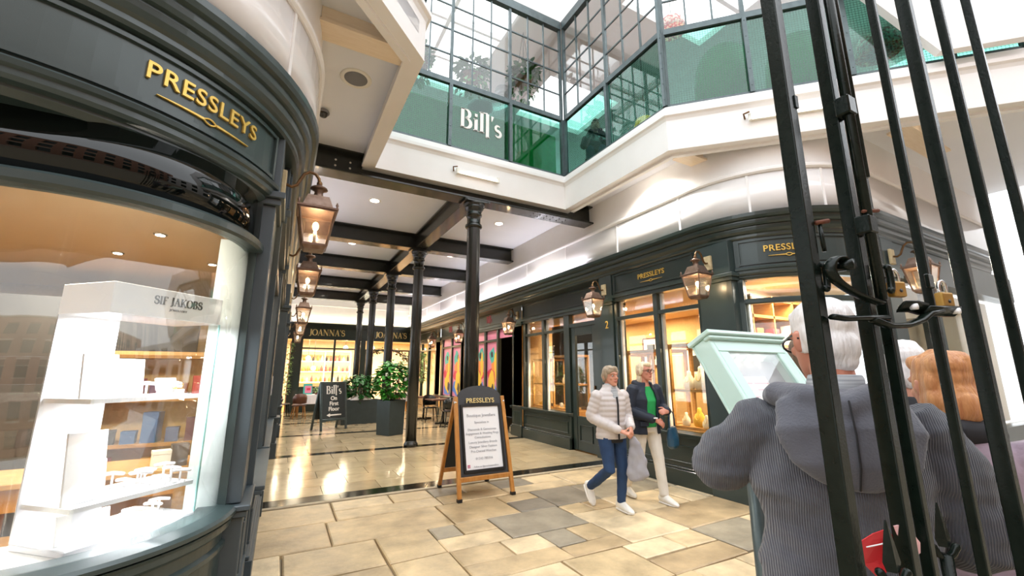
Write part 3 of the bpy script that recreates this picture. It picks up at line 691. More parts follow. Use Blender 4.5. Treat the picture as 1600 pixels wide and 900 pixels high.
# ------------------------------------------------------------------ gallery: steel glazing round the well
nb = [40]
def glazing(p0, p1, nbay, nin, cols=3, rows=4, widths=None):
    p0 = Vector((*p0, 0)); p1 = Vector((*p1, 0)); u = (p1 - p0).normalized(); n = Vector(nin); L = (p1 - p0).length
    t = struct('window_%d' % nb[0], p0 + Vector((0, 0, 5.2))); nb[0] += 1
    o = p0 - n * .06
    def bm(name, a, c, w, h, m='steel', **k):
        q = MB(); q.beam(a, c, w, h, up=n if abs((Vector(c) - Vector(a)).normalized().z) > .9 else (0, 0, 1)); return obj(name, q, m, t, world=True, **k)
    at = lambda s, z, d=0: o + u * s + n * d + Vector((0, 0, z))
    bm('bottom_rail', at(0, 5.2), at(L, 5.2), .05, .05); bm('mid_rail', at(0, 6.4), at(L, 6.4), .07, .09); bm('top_rail', at(0, 8.5), at(L, 8.5), .1, .18)
    ws = widths or [L / nbay] * nbay; s = 0; ed = [0]
    for w in ws: s += w; ed.append(s)
    for i, s in enumerate(ed):
        bm('upright', at(s, 5.18), at(s, 8.5), .05, .055); bm('front_flat', at(s, 5.2, .045), at(s, 6.36, .045), .055, .02)
        for z in (5.3, 5.55, 5.8, 6.05, 6.3):
            q = MB(); q.ell(at(s, z, .056), (.008,) * 3, 6, 4); obj('rivet', q, 'steel', t, world=True)
    for i in range(len(ws)):
        a, c = ed[i] + .03, ed[i + 1] - .03
        q = MB(); q.beam(at((a + c) / 2, 5.22, .0), at((a + c) / 2, 6.37, .0), c - a, .008, up=n); obj('lower_pane', q, 'glass_teal', t, world=True)
        mesh = MB(); st = .034; wd = .0026
        k = int((c - a) / st)
        for j in range(1, k): mesh.beam(at(a + (c - a) * j / k, 5.23, -.03), at(a + (c - a) * j / k, 6.36, -.03), wd, wd)
        k = int(1.13 / st)
        for j in range(1, k): z = 5.23 + 1.13 * j / k; mesh.beam(at(a, z, -.033), at(c, z, -.033), wd, wd)
        if not (nbay == 3 and n.y < -.9 and i == 2): obj('wire_mesh', mesh, 'iron', t, world=True, kind='stuff')
        for j in range(1, cols): x = a + (c - a) * j / cols; bm('glazing_bar', at(x, 6.44), at(x, 8.42), .022, .03)
        for r in range(1, rows): z = 6.44 + 1.98 * r / rows; bm('glazing_bar', at(a, z), at(c, z), .022, .026)
        for j in range(cols):
            for r in range(rows):
                x0 = a + (c - a) * j / cols; x1 = a + (c - a) * (j + 1) / cols; z0 = 6.44 + 1.98 * r / rows; z1 = 6.44 + 1.98 * (r + 1) / rows
                q = MB(); q.beam(at((x0 + x1) / 2, z0), at((x0 + x1) / 2, z1), x1 - x0, .005, up=n); obj('pane', q, 'glass', t, world=True)
    return t
glazing((.95, 6.0), (4.37, 6.0), 3, (0, -1, 0))
glazing((4.37, 6.0), (4.37, 3.6), 2, (-1, 0, 0))
q2 = math.sqrt(.5)
glazing((4.37, 3.6), (7.13, .84), 3, (-q2, -q2, 0), widths=[1.1, 1.13, 1.0, .67])
glazing((.95, 3.55), (.95, 6.0), 2, (1, 0, 0), cols=3, rows=4)
# floor of the upper storey, roof with skylight openings, parapet over the glazing
up = struct('floor_upper', (2.6, 9, 5))
b = MB(); b.box(-5, 11, 6.16, 13, 4.88, 5.05); b.prism([(4.53, 6.16), (4.53, 3.67), (7.36, .84), (11, .84), (11, 6.16)], 4.88, 5.05); b.prism([(-5, 6.16), (.79, 6.16), (.79, 3.6), (-5, 3.6)], 4.88, 5.05)
obj('boards', b, 'wood_dark', up, world=True)
rf = struct('ceiling_upper', (2.6, 9, 8.8))
b = MB()
b.box(3.6, 11, 6.1, 7.6, 8.75, 8.9); b.box(-5, 11, 9.4, 13, 8.75, 8.9); b.box(3.6, 5.2, 7.6, 9.4, 8.75, 8.9); b.box(7.4, 11, 7.6, 9.4, 8.75, 8.9)
b.box(4.45, 5.3, 3.6, 6.1, 8.75, 8.9); b.box(7.6, 11, 1.2, 6.1, 8.75, 8.9); b.box(5.3, 7.6, 5.2, 6.1, 8.75, 8.9)
obj('roof_board', b, 'white', rf, world=True)
for x in (-1.5, -.2, 1.1, 2.4): b = MB(); b.box(x - .04, x + .04, 6.1, 9.4, 8.72, 8.9); obj('roof_bar', b, 'white', rf, world=True)
for y in (7.2, 8.3): b = MB(); b.box(-3, 3.6, y - .03, y + .03, 8.74, 8.84); obj('roof_bar', b, 'white', rf, world=True)
for y in (2.2, 3.2, 4.2): b = MB(); b.box(5.3, 7.6, y - .04, y + .04, 8.72, 8.9); obj('roof_bar', b, 'white', rf, world=True)
b = MB(); b.sweep(offset_path([(.95, 3.55), (.95, 6.0), (4.37, 6.0), (4.37, 3.6), (7.13, .84)], 1), [(-.14, 8.6), (-.02, 8.6), (-.02, 10.2), (-.14, 10.2)]); obj('parapet', b, 'white', rf, world=True)
wu = struct('wall_upper_back', (2.6, 13, 5))
b = MB(); b.box(-5, 11, 12.9, 13.1, 5.05, 6.4); b.box(-5, 11, 12.9, 13.1, 8.2, 8.8)
for x in (-5, -2.2, .6, 3.4, 6.2, 9.0): b.box(x, x + 1.2, 12.9, 13.1, 6.4, 8.2)
obj('plaster', b, 'white', wu, world=True)
b = MB(); b.box(10.9, 11.1, 1.3, 13, 5.05, 6.6); b.box(10.9, 11.1, 1.3, 13, 8.1, 8.8); b.box(10.9, 11.1, 5.5, 7.2, 6.6, 8.1)
obj('plaster', b, 'white', struct('wall_upper_right', (11, 6, 5)), world=True)
# white raking wall that covers the end of the slanting gallery
t = thing('raking_wall', 'white sloping wall end in front of the gallery glass behind the gate', 'wall', (6.3, 1.5, 5.2)); t['kind'] = 'structure'
def onc(s, z): return (4.37 + s * q2 - .07, 3.6 - s * q2 - .07, z)
b = MB(); b.prism_on([(2.1, 6.6), (2.99, 5.19), (3.9, 5.19), (3.9, 8.6), (2.1, 8.6)], (4.37 - .06, 3.6 - .06, 0), (q2, -q2, 0), (0, 0, 1), .1); obj('panel', b, 'white', t, world=True)

# upper restaurant furniture
def leaf_cloud(c, r, n, size, seed, droop=0.):
    rg = random.Random(seed); b = MB()
    for i in range(n):
        th = rg.uniform(0, 2 * PI); ph = math.acos(rg.uniform(-1, 1)); k = rg.uniform(.45, 1) ** .5
        p = Vector((r[0] * k * math.sin(ph) * math.cos(th), r[1] * k * math.sin(ph) * math.sin(th), r[2] * k * math.cos(ph))) + Vector(c)
        d = Vector((math.cos(th), math.sin(th), rg.uniform(-.6, .6) - droop)).normalized(); s = size * rg.uniform(.6, 1.25)
        a = d.cross(Vector((rg.uniform(-.4, .4), rg.uniform(-.4, .4), 1))).normalized(); nn = a.cross(d)
        v = [p, p + d * s * .35 + a * s * .3 + nn * .02, p + d * s * .75 + a * s * .22 - nn * s * .05, p + d * s - nn * s * .16, p + d * s * .75 - a * s * .22 - nn * s * .05, p + d * s * .35 - a * s * .3 + nn * .02, p + d * s * .5 + nn * s * .07]
        b.add(v, [(0, 1, 6), (1, 2, 6), (2, 3, 6), (3, 4, 6), (4, 5, 6), (5, 0, 6)], True)
    return b
def hanging_plant(x, y, z, lab, seed, r=.28):
    t = thing('hanging_plant', lab, 'plant', (x, y, z), group='hanging baskets in the upper room')
    b = MB(); b.lathe([(.001, -.2), (.1, -.18), (.17, -.1), (.2, 0), (.18, 0), (.1, -.04)], n=14); obj('basket', b, 'basket', t)
    f = leaf_cloud((0, 0, .12), (r, r, .2), 190, .14, seed); f.add_raw(*(lambda g: (g.v, g.f, g.sm))(leaf_cloud((0, 0, -.15), (r * 1.05, r * 1.05, .34), 80, .13, seed + 5, .9)))
    o = obj('foliage', f.mesh('foliage', 'leaf', recalc=False), None, t, kind='stuff')
    for k in range(3):
        a = 2 * PI * k / 3; q = MB(); q.cyl((.19 * math.cos(a), .19 * math.sin(a), 0), (0, 0, 8.75 - z), .005, n=5); obj('chain', q, 'steel_dark', t)
hanging_plant(3.92, 6.75, 7.6, 'leafy basket plant hanging behind the third gallery bay', 3)
hanging_plant(2.8, 6.85, 7.35, 'trailing basket plant hanging behind the middle gallery bay', 9)
hanging_plant(1.75, 6.9, 7.3, 'small basket plant hanging at the left end of the gallery glass', 15, .2)
t = thing('ventilation_duct', 'silver spiral ventilation duct under the upper ceiling', 'duct', (4.2, 7.9, 7.6))
pts = [(3.3, 7.5, 7.15), (3.7, 7.9, 7.55), (4.1, 8.3, 8.0), (4.3, 8.5, 8.35), (4.4, 8.6, 8.7)]
k = []; 
for i in range(len(pts) - 1):
    for j in range(6): k.append(Vector(pts[i]).lerp(Vector(pts[i + 1]), j / 6))
b = MB(); b.loft(k, [.21 + .012 * (i % 2) for i in range(len(k))], 16, smooth=False, dome=False); obj('pipe', b, 'duct', t, world=True)
b = MB(); b.lathe([(.21, -.05), (.28, 0), (.28, .05), (.001, .05)], (3.25, 7.45, 7.1), 16); obj('cowl', b, 'steel_dark', t, world=True)
for i, x in enumerate((1.55, 2.68, 3.8)):
    t = thing('banquette', ['green banquette behind the left gallery panel', 'green banquette behind the white shop lettering', 'brighter green banquette beside the gallery corner'][i], 'seat', (x, 6.34, 5.05), group='green banquettes along the gallery')
    b = MB(); b.box(-.555, .555, -.12, .02, .08, 1.08); obj('back', b, 'green_seat', t, bevel=.04, seg=3)
    b = MB(); b.box(-.55, .55, .02, .52, .3, .46); obj('seat', b, 'green_seat', t, bevel=.04, seg=3)
    b = MB(); b.box(-.52, .52, -.1, .48, 0, .3); obj('base', b, 'wood_dark', t)
def tub_chair(x, y, rz, lab):
    t = thing('tub_chair', lab, 'chair', (x, y, 5.05), rz, group='green tub chairs in the gallery')
    b = MB(); n = 18
    v = []; f = []
    for i in range(n + 1):
        q = -1 + 2 * i / n; a = PI / 2 + q * 1.45; h = .3 + .62 * math.sqrt(max(0, 1 - q * q))
        for rr, z in ((.38, .2), (.4, .2 + h * .6), (.4, .2 + h), (.34, .2 + h), (.32, .2)): v.append((rr * math.cos(a), -rr * math.sin(a) * .85, z))
    for i in range(n):
        for j in range(5): f.append((i * 5 + j, i * 5 + (j + 1) % 5, (i + 1) * 5 + (j + 1) % 5, (i + 1) * 5 + j))
    f += [tuple(range(5)), tuple(range(n * 5 + 4, n * 5 - 1, -1))]; b.add(v, f, True); obj('back', b, 'green_seat', t)
    b = MB(); b.lathe([(.27, .3), (.28, .4), (.25, .46), (.001, .47)], n=18); obj('seat', b, 'green_seat', t)
    for a in (.8, 2.3, 3.9, 5.5): q = MB(); q.cyl((.2 * math.cos(a), .2 * math.sin(a), .32), (.25 * math.cos(a), .25 * math.sin(a), 0), .018, n=6); obj('leg', q, 'wood_dark', t)
tub_chair(5.36, 3.36, rad(-45), 'round-backed green tub chair behind the first slanting gallery panel')
tub_chair(6.08, 2.74, rad(-45), 'round-backed green tub chair half behind the gate bar')
MT['pattern'] = mat('red_patterned_shade', '#c9473f', .7, c2='#f2e3d2', ns=26, amt=.25)
MT['amber'] = mat('amber_shade', '#e39a4a', .5, emit='#ffb060', es=.6)
def pendant(x, y, z, m, lab, r=.2, h=.24, power=6):
    t = thing('pendant_lamp', lab, 'lamp', (x, y, z), group='pendant lamps in the upper room')
    b = MB(); b.lathe([(r, -h / 2), (r * .98, -h * .2), (r * .8, h * .3), (r * .45, h / 2), (r * .43, h / 2), (r * .78, h * .28), (r * .95, -h * .2), (r * .96, -h / 2)], n=18); obj('lamp_shade', b, m, t)
    b = MB(); b.ell((0, 0, -h * .1), (.045, .045, .06), 10, 6); obj('bulb', b, 'bulb_soft', t)
    b = MB(); b.cyl((0, 0, h / 2), (0, 0, 8.75 - z), .006, n=5); obj('cord', b, 'rubber', t)
    lamp('pendant_light', 'POINT', (x, y, z - h * .3), power, WARM, .05)
pendant(4.85, 3.75, 6.85, 'pattern', 'red patterned pendant lamp above the first slanting panel')
pendant(6.75, 2.0, 5.95, 'pattern', 'red patterned pendant lamp glowing between the gate bars', .26, .3)
pendant(5.6, 5.1, 6.15, 'amber', 'orange pendant lamp behind the right gallery panel')
pendant(4.3, 8.0, 7.0, 'amber', 'small amber pendant lamp near the gallery corner', .1, .14)
pendant(1.1, 7.6, 7.2, 'amber', 'wide amber pendant lamp at the left of the gallery', .24, .16)
pendant(6.2, 6.6, 6.6, 'amber', 'little bulb pendant beyond the right gallery panel', .07, .1)
# lettering on the gallery glass
t = thing('glass_sign', 'white restaurant name lettered on the green gallery glass', 'sign', (2.66, 6.052, 5.6))
b = serif("BilL's", .36, .006); b.xf(frame_at((2.66, 6.05, 5.62), (1, 0, 0))); obj('lettering', b, 'white_letter', t, world=True)
# tables and things seen through the side panel
for i, (x, y) in enumerate(((5.75, 5.1), (5.5, 4.3))):
    t = thing('cafe_table', ['round dark cafe table near the gallery corner', 'round dark cafe table beside the seated diner'][i], 'table', (x, y, 5.05), group='cafe tables upstairs')
    b = MB(); b.lathe([(.35, .72), (.36, .74), (.35, .76), (.001, .76)], n=20); obj('tabletop', b, 'wood_dark', t)
    b = MB(); b.cyl((0, 0, 0), (0, 0, .72), .03, n=8); obj('stem', b, 'iron', t)
    b = MB(); b.lathe([(.22, 0), (.2, .03), (.03, .05)], n=16); obj('foot', b, 'iron', t)
# ------------------------------------------------------------------ shop interiors behind the glass
sr = struct('wall_shop_right', (8, 6, 0))
b = MB(); b.box(8.0, 8.1, 4.2, 9.9, 0, 3.2); b.box(5.5, 8.0, 9.75, 9.85, 0, 3.2); obj('papered_wall', b, 'warm_wall', sr, world=True)
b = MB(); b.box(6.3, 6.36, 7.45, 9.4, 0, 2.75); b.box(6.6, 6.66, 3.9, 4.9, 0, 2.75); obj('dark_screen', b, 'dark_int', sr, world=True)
b = MB(); b.box(5.26, 8.1, 3.75, 5.98, 2.80, 2.86).box(5.56, 8.1, 5.98, 9.85, 2.80, 2.86); b.prism([(MX - CX + 1.33 * math.cos(rad(a)), CY + 1.33 * math.sin(rad(a))) for a in range(200, 271, 10)] + [(8.0, 2.55), (8.0, 3.75), (5.3, 3.75)], 2.80, 2.86); obj('shop_ceiling', b, 'beige_ceil', sr, world=True)
b = MB(); b.box(5.24, 5.85, 3.9, 5.62, .60, .74); b.box(5.54, 6.1, 7.5, 9.4, .60, .74); obj('window_bed', b, 'oak', sr, world=True)
b = MB(); b.prism([(MX - CX + 1.36 * math.cos(rad(a)), CY + 1.36 * math.sin(rad(a))) for a in range(200, 271, 10)] + [(7.2, 2.52), (7.2, 3.6), (5.3, 3.7)], .6, .72); obj('window_bed', b, 'white', sr, world=True)
b = MB(); b.box(5.5, 8.1, 3.9, 9.85, -.02, .01); obj('shop_boards', b, 'oak', sr, world=True)
b = MB(); b.box(5.3, 8.0, 3.84, 3.9, .0, 2.8); obj('corner_screen', b, 'white', sr, world=True)
for y, p in ((4.9, 34), (6.9, 40), (8.6, 34)): lamp('shop_lamp', 'AREA', (7.0 if y > 6 else 6.6, y, 2.76), p, WARM, .8)
lamp('corner_shop_lamp', 'AREA', (6.2, 3.1, 2.77), 45, SOFT, .6)
sl = struct('wall_shop_left', (-4, 6, 0))
b = MB(); b.box(-5.6, -5.5, 2.7, 9, 0, 3.2); b.box(-5.6, -.4, 7.9, 8.0, 0, 3.2); obj('papered_wall', b, 'warm_wall', sl, world=True)
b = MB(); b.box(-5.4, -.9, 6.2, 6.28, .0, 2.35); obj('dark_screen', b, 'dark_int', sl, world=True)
b = MB(); b.prism([(WX + .76 * math.cos(rad(a)), WY + .76 * math.sin(rad(a))) for a in range(0, -91, -10)] + [(-5.5, 2.64), (-5.5, 8.0), (-.4, 8.0)], 2.70, 2.76); obj('shop_ceiling', b, 'beige_ceil', sl, world=True)
b = MB(); b.prism([(WX + .77 * math.cos(rad(a)), WY + .77 * math.sin(rad(a))) for a in range(0, -91, -6)] + [(-3, 2.63), (-3, 3.15)] + [(WX + .3 * math.cos(rad(a)), WY + .3 * math.sin(rad(a))) for a in range(-90, 1, 15)], .6, .735); obj('window_bed', b, 'white', sl, world=True)
b = MB(); b.box(-5.5, -.4, 3.4, 8.0, -.02, .01); obj('shop_boards', b, 'oak', sl, world=True)
lamp('shop_lamp', 'AREA', (-2.2, 5.2, 2.68), 55, SOFT, 1.0); lamp('window_lamp', 'AREA', (-1.1, 3.25, 2.66), 30, SOFT, .4)
for i, (x, y) in enumerate(((-1.0, 4.4), (-1.5, 5.3), (-.75, 5.4), (-2.2, 4.6))):
    t = thing('shop_spotlight', ['small spotlight nearest the display case in the beige shop ceiling', 'small spotlight left of the display case header in the beige ceiling', 'small spotlight deepest in the beige shop ceiling', 'leftmost small spotlight in the beige shop ceiling'][i], 'light', (x, y, 2.70), group='spotlights in the left shop ceiling')
    b = MB(); b.lathe([(.035, -.012), (.05, -.008), (.05, 0), (.035, 0)], n=12); obj('rim', b, 'chrome', t)
    b = MB(); b.lathe([(.034, -.0145), (.034, -.004)], n=12); obj('lens', b, 'led', t)

# display case with the jewellery house name, in the curved left window
dc = thing('display_case', 'white lit jewellery display case with black lettered header', 'display case', (-.69, 3.1, .735), rad(47))
for z0, z1, n in ((1.11, 1.27, 'header'), (0, .03, 'base')):
    b = MB(); b.box(-.3, .3, -.17, .2, z0, z1); obj(n, b, 'white_acrylic', dc, bevel=.004)
for z in (.2, .69): b = MB(); b.box(-.29, .29, -.14, .2, z - .022, z); obj('shelf', b, 'white_acrylic', dc)
for x in (-.296, .296): b = MB(); b.box(x - .004, x + .004, -.168, .2, .03, 1.11); obj('glass_side', b, 'glass', dc)
b = MB(); b.box(.291, .301, -.172, -.166, .03, 1.11); obj('glass_edge', b, 'glass_edge', dc)
b = MB(); b.box(-.3, -.02, .19, .2, .03, 1.11); obj('back_panel', b, 'white_acrylic', dc)
b = serif('SIF JAKOBS', .046, .004, .95); b.xf(frame_at((.03, -.172, 1.185), (1, 0, 0))); obj('lettering', b, 'black_letter', dc)
b = sans('JEWELLERY', .017, .003, spacing=1.2); b.xf(frame_at((.03, -.172, 1.155), (1, 0, 0))); obj('lettering', b, 'grey_letter', dc)
dM = Matrix.Translation(dc.location) @ Matrix.Rotation(rad(47), 4, 'Z')
lamp('case_lamp', 'AREA', dM @ Vector((0, -.1, 1.1)), 9, (.96, .96, 1), .5, sy=.03)
for z in (.172, .662): lamp('case_lamp', 'AREA', dM @ Vector((0, -.1, z)), 2.5, (.96, .96, 1), .5, sy=.03)
def ring_stand(p, h, lab):
    t = thing('jewellery_stand', lab, 'stand', p, rad(random.uniform(-30, 30)), group='white T-shaped jewellery stands')
    b = MB(); b.cbox((0, 0, .005), (.05, .035, .01)); obj('base', b, 'white_acrylic', t)
    b = MB(); b.cyl((0, 0, .01), (0, 0, h), .006, n=6); obj('stem', b, 'white_acrylic', t)
    b = MB(); b.loft([(-.045, 0, h - .006), (0, 0, h), (.045, 0, h - .006)], [.009, .01, .009], 8); obj('crossbar', b, 'white_acrylic', t)
rs = random.Random(4)
for lv, z, n, nm in (('bottom', .03, 5, 'floor of the white case'), ('lower', .2, 9, 'lower shelf of the white case'), ('upper', .69, 3, 'upper shelf of the white case')):
    for i in range(n): q = dM @ Vector((-.02 + .28 * (i + .5) / n + rs.uniform(-.015, .015), rs.uniform(-.12, .06), z)); ring_stand(q, rs.choice([.05, .07, .09]), '%s white T-bar jewellery stand from the left on the %s' % (ORDW[i], nm))
def card(p, w, h, rz, lab, m='white_acrylic', lean=.12, name='display_block'):
    t = tag(obj(name, MB().cbox((0, 0, h / 2), (w, .012, h), M=Matrix.Rotation(-lean, 3, 'X')), m, bevel=.002), lab, 'display'); t.location = p; t.rotation_euler = (0, 0, rz)
for p, w, h, lab in (((-.2, -.02, .69), .16, .22, 'tall white display block on the upper case shelf'), ((-.03, .03, .69), .15, .2, 'second white display block on the upper case shelf'), ((-.2, -.04, .2), .17, .33, 'white leaning board at the left of the lower case shelf'), ((-.09, .06, .2), .1, .17, 'smaller white board on the lower case shelf'),
                     ((-.19, -.05, .03), .18, .13, 'white leaning board on the case floor'), ((-.08, .02, .03), .13, .1, 'small white board on the case floor')): card(dM @ Vector(p), w, h, rad(49), lab)
t = thing('jewellery_box', 'open white jewellery box on the upper case shelf', 'box', dM @ Vector((.14, -.06, .69)), rad(46))
b = MB(); b.box(-.055, .055, -.035, .035, 0, .03); obj('tray', b, 'white_acrylic', t, bevel=.002)
b = MB(); b.cbox((0, .045, .06), (.11, .012, .07), M=Matrix.Rotation(-.3, 3, 'X')); obj('lid', b, 'white_acrylic', t)
b = MB(); b.ell((.02, 0, .04), (.012, .012, .012), 8, 5); obj('brooch', b, 'gold', t)
# oak table and goods deeper in the left shop
t = thing('oak_table', 'oak table with a drawer behind the white display case', 'table', (-.95, 4.35, 0), rad(4))
b = MB(); b.box(-.75, .42, -.3, .3, .82, .86); obj('tabletop', b, 'oak', t, bevel=.006)
b = MB(); b.box(-.7, .37, -.26, .26, .68, .82); obj('apron', b, 'pine', t)
for x in (-.7, .36):
    for y in (-.25, .25): b = MB(); b.cbox((x, y, .41), (.07, .07, .82)); obj('leg', b, 'oak', t)
goods = [('#c94f4a', 'red'), ('#d6a53a', 'yellow'), ('#3f5f8a', 'blue'), ('#e4dccb', 'cream'), ('#2c2c30', 'black'), ('#c77a3a', 'orange'), ('#5b3a52', 'plum')]
gm = [mat('goods_' + n, c, .5, c2=c, ns=5) for c, n in goods]
def gift(p, d, k, lab, rz=0):
    t = thing('gift_box', lab, 'box', p, rz, group='gift boxes in the shops')
    obj('box', MB().cbox((0, 0, d[2] * .4), (d[0], d[1], d[2] * .8)), gm[k], t); obj('lid', MB().cbox((0, 0, d[2] * .9), (d[0] * 1.04, d[1] * 1.04, d[2] * .2)), gm[k], t)
su = thing('shelf_unit', 'wooden shelf unit of small goods at the back of the curved shop', 'shelf', (-.95, 5.3, 0), rad(0))
for z in (.5, .9, 1.3, 1.7): obj('shelf', MB().cbox((0, 0, z), (1.0, .3, .03)), 'oak', su)
for x in (-.5, .5): obj('side_panel', MB().cbox((x, 0, .88), (.03, .3, 1.76)), 'oak', su)
obj('back_panel', MB().cbox((0, .16, .88), (1.03, .02, 1.76)), 'warm_wall', su)
for z in (.515, .915, 1.315):
    for i in range(6):
        k = rs.randrange(7); gift((-1.33 + i * .16, 5.25, z), (rs.uniform(.08, .13), .12, rs.uniform(.1, .28)), k, 'small %s goods box on the %s back shelf of the curved shop, %s' % (goods[k][1], {.515: 'lowest', .915: 'middle', 1.315: 'upper'}[z], ('left end', 'second from left', 'left of middle', 'right of middle', 'second from right', 'right end')[i]), rs.uniform(-.2, .2))
for i, (x, d, k) in enumerate(((-.5, (.16, .1, .12), 3), (-.42, (.1, .08, .16), 4))): gift((x - .2, 4.2, .86), d, k, 'small %s box on the oak table top' % goods[k][1], .3)

# oak display cabinets in the right hand windows
def cabinet(x, y, w, d, h, lab, mid=.55):
    t = thing('display_cabinet', lab, 'cabinet', (x, y, .74), group='oak framed display cabinets')
    for a in (-d / 2, d / 2):
        for c in (-w / 2, w / 2): obj('post', MB().cbox((a, c, h / 2), (.045, .045, h)), 'oak', t)
    obj('top', MB().cbox((0, 0, h), (d + .05, w + .05, .05)), 'oak', t, bevel=.004); obj('shelf', MB().cbox((0, 0, mid), (d, w - .03, .035)), 'oak', t); obj('base', MB().cbox((0, 0, .02), (d + .03, w + .03, .04)), 'oak', t)
    obj('back_panel', MB().cbox((d / 2 + .01, 0, h / 2), (.01, w - .04, h - .05)), 'glass', t)
    lamp('cabinet_lamp', 'AREA', (x - d * .35, y, .74 + h - .04), 3.5, WARM, .03, sy=w * .8); lamp('cabinet_lamp', 'AREA', (x - d * .35, y, .74 + mid - .03), 3, WARM, .03, sy=w * .8)
cabinet(5.55, 4.3, .72, .48, 1.22, 'oak display cabinet with necklace busts in the sign window, right half')
cabinet(5.55, 5.16, .78, .48, 1.16, 'oak display cabinet in the sign window, left half')
cabinet(5.85, 8.0, .72, .45, 1.18, 'oak display cabinet beside the numbered shop door')
cabinet(5.85, 8.9, .72, .45, 1.12, 'oak display cabinet in the far half of the recessed window')
cabinet(7.2, 6.95, .8, .5, 1.2, 'oak display cabinet seen through the shop door')
def bust(p, s, m, lab, rz=rad(-90)):
    t = thing('necklace_bust', lab, 'bust', p, rz, group='necklace busts in the sign window')
    b = MB(); b.loft([(0, 0, .01), (0, .004, .06), (0, .01, .12), (0, .014, .165), (0, .014, .2), (0, .012, .24)], [(.085, .04), (.1, .045), (.095, .042), (.06, .034), (.032, .03), (.03, .028)], 14, side=(1, 0, 0)); b.xf(Matrix.Scale(s, 4)); obj('torso', b, m, t)
    k = MB(); pts = [(.036 * math.cos(a) * 1.0, -.034 - .012 * max(0, -math.sin(a)), .17 + .075 * math.sin(a)) for a in [PI * (1 + i / 10) for i in range(11)]]; k.loft(pts, [.004] * 11, 6); k.xf(Matrix.Scale(s, 4)); obj('necklace', k, 'gold', t)
MT['velvet'] = mat('gold_velvet', '#d9a93a', .8, c2='#c4942b', ns=30)
for (x, y, z), s, m, l in (((5.42, 4.43, 1.31), 1.05, 'linen', 'linen necklace bust on the cabinet shelf, left of the pair'), ((5.42, 4.22, 1.31), 1.3, 'linen', 'taller linen necklace bust on the cabinet shelf beside the pilaster'), ((5.38, 4.5, .78), .75, 'linen', 'small linen necklace bust on the cabinet floor'), ((5.42, 4.3, .78), 1.05, 'velvet', 'gold velvet necklace bust on the cabinet floor'), ((5.36, 4.14, .78), .7, 'linen', 'lowest small bust on the cabinet floor beside the pilaster'),
                       ((5.75, 8.1, 1.31), .8, 'linen', 'linen bust on the shelf beside the numbered door'), ((5.75, 8.85, 1.31), .8, 'velvet', 'gold bust on the shelf in the far recessed window')): bust((x, y, z), s, m, l)
for i in range(14):
    bayi = i % 2; y = (7.72 if bayi == 0 else 8.6) + .08 * (i // 2); k = rs.choice([0, 1, 3, 3, 4, 5]); gift((5.72, y, .785), (.05, .06, rs.uniform(.04, .1)), k, 'tiny %s box, %s from the near end, in the %s recessed window cabinet' % (goods[k][1], ORDW[i // 2], ('near', 'far')[bayi]))
for i in range(8):
    k = rs.choice([1, 3, 5]); gift((5.42, 4.85 + i * .08, .785), (.05, .05, rs.uniform(.04, .1)), k, 'tiny %s box, %s from the right, in the left cabinet of the sign window' % (goods[k][1], ORDW[i]))
def picture(x, y, z, w, h, lab):
    t = thing('framed_picture', lab, 'picture', (x, y, z), group='framed pictures on the shop wall')
    for a, c, d, e in ((0, h / 2, w, .03), (0, -h / 2, w, .03), (w / 2, 0, .03, h), (-w / 2, 0, .03, h)): obj('frame', MB().cbox((0, a, c), (.03, d if d > .04 else .03, e if e > .04 else .03)), 'wood_dark', t)
    obj('mount', MB().cbox((.005, 0, 0), (.01, w - .02, h - .02)), 'paper', t); obj('print', MB().cbox((-.002, 0, 0), (.006, w * .5, h * .55)), 'dark_int', t)
picture(7.97, 7.55, 2.05, .5, .66, 'dark framed picture on the warm wall seen through the shop door'); picture(7.97, 6.3, 1.75, .45, .62, 'dark framed picture behind the walking women, upper'); picture(7.97, 5.55, 1.75, .45, .62, 'dark framed picture right of the first, behind the women')
# white notices in the windows, round blue-and-white sticker on the pilaster
def notice(p, w, h, rz, lab, lines=()):
    t = thing('window_notice', lab, 'notice', p, rz)
    obj('card', MB().cbox((0, 0, 0), (w, .006, h)), 'poster', t)
    for txt, z, s, m in lines: b = sans(txt, s, .002); b.xf(frame_at((0, -.004, z), (1, 0, 0))); obj('lettering', b, m, t)
MT['blue_ink'] = mat('blue_ink', '#3a4fae', .5); MT['red_ink'] = mat('pink_ink', '#c98a92', .6)
notice((5.9, 2.72, 2.0), .42, .34, rad(0), 'white name card hanging in the right corner window', [('SIF JAKOBS', -.02, .05, 'grey_letter')])
notice((PX('right', .015), 3.6, 1.38), .13, .2, rad(-90), 'small white sticker with a blue base on the corner pilaster', [('PCN', .0, .05, 'black_letter'), ('CARDS', -.08, .03, 'blue_ink')])
notice((PX('left', .0), 5.9, 1.4), .1, .22, rad(90), 'narrow white notice on the grey arcade pilaster', [('OPEN', -.06, .03, 'blue_ink')])
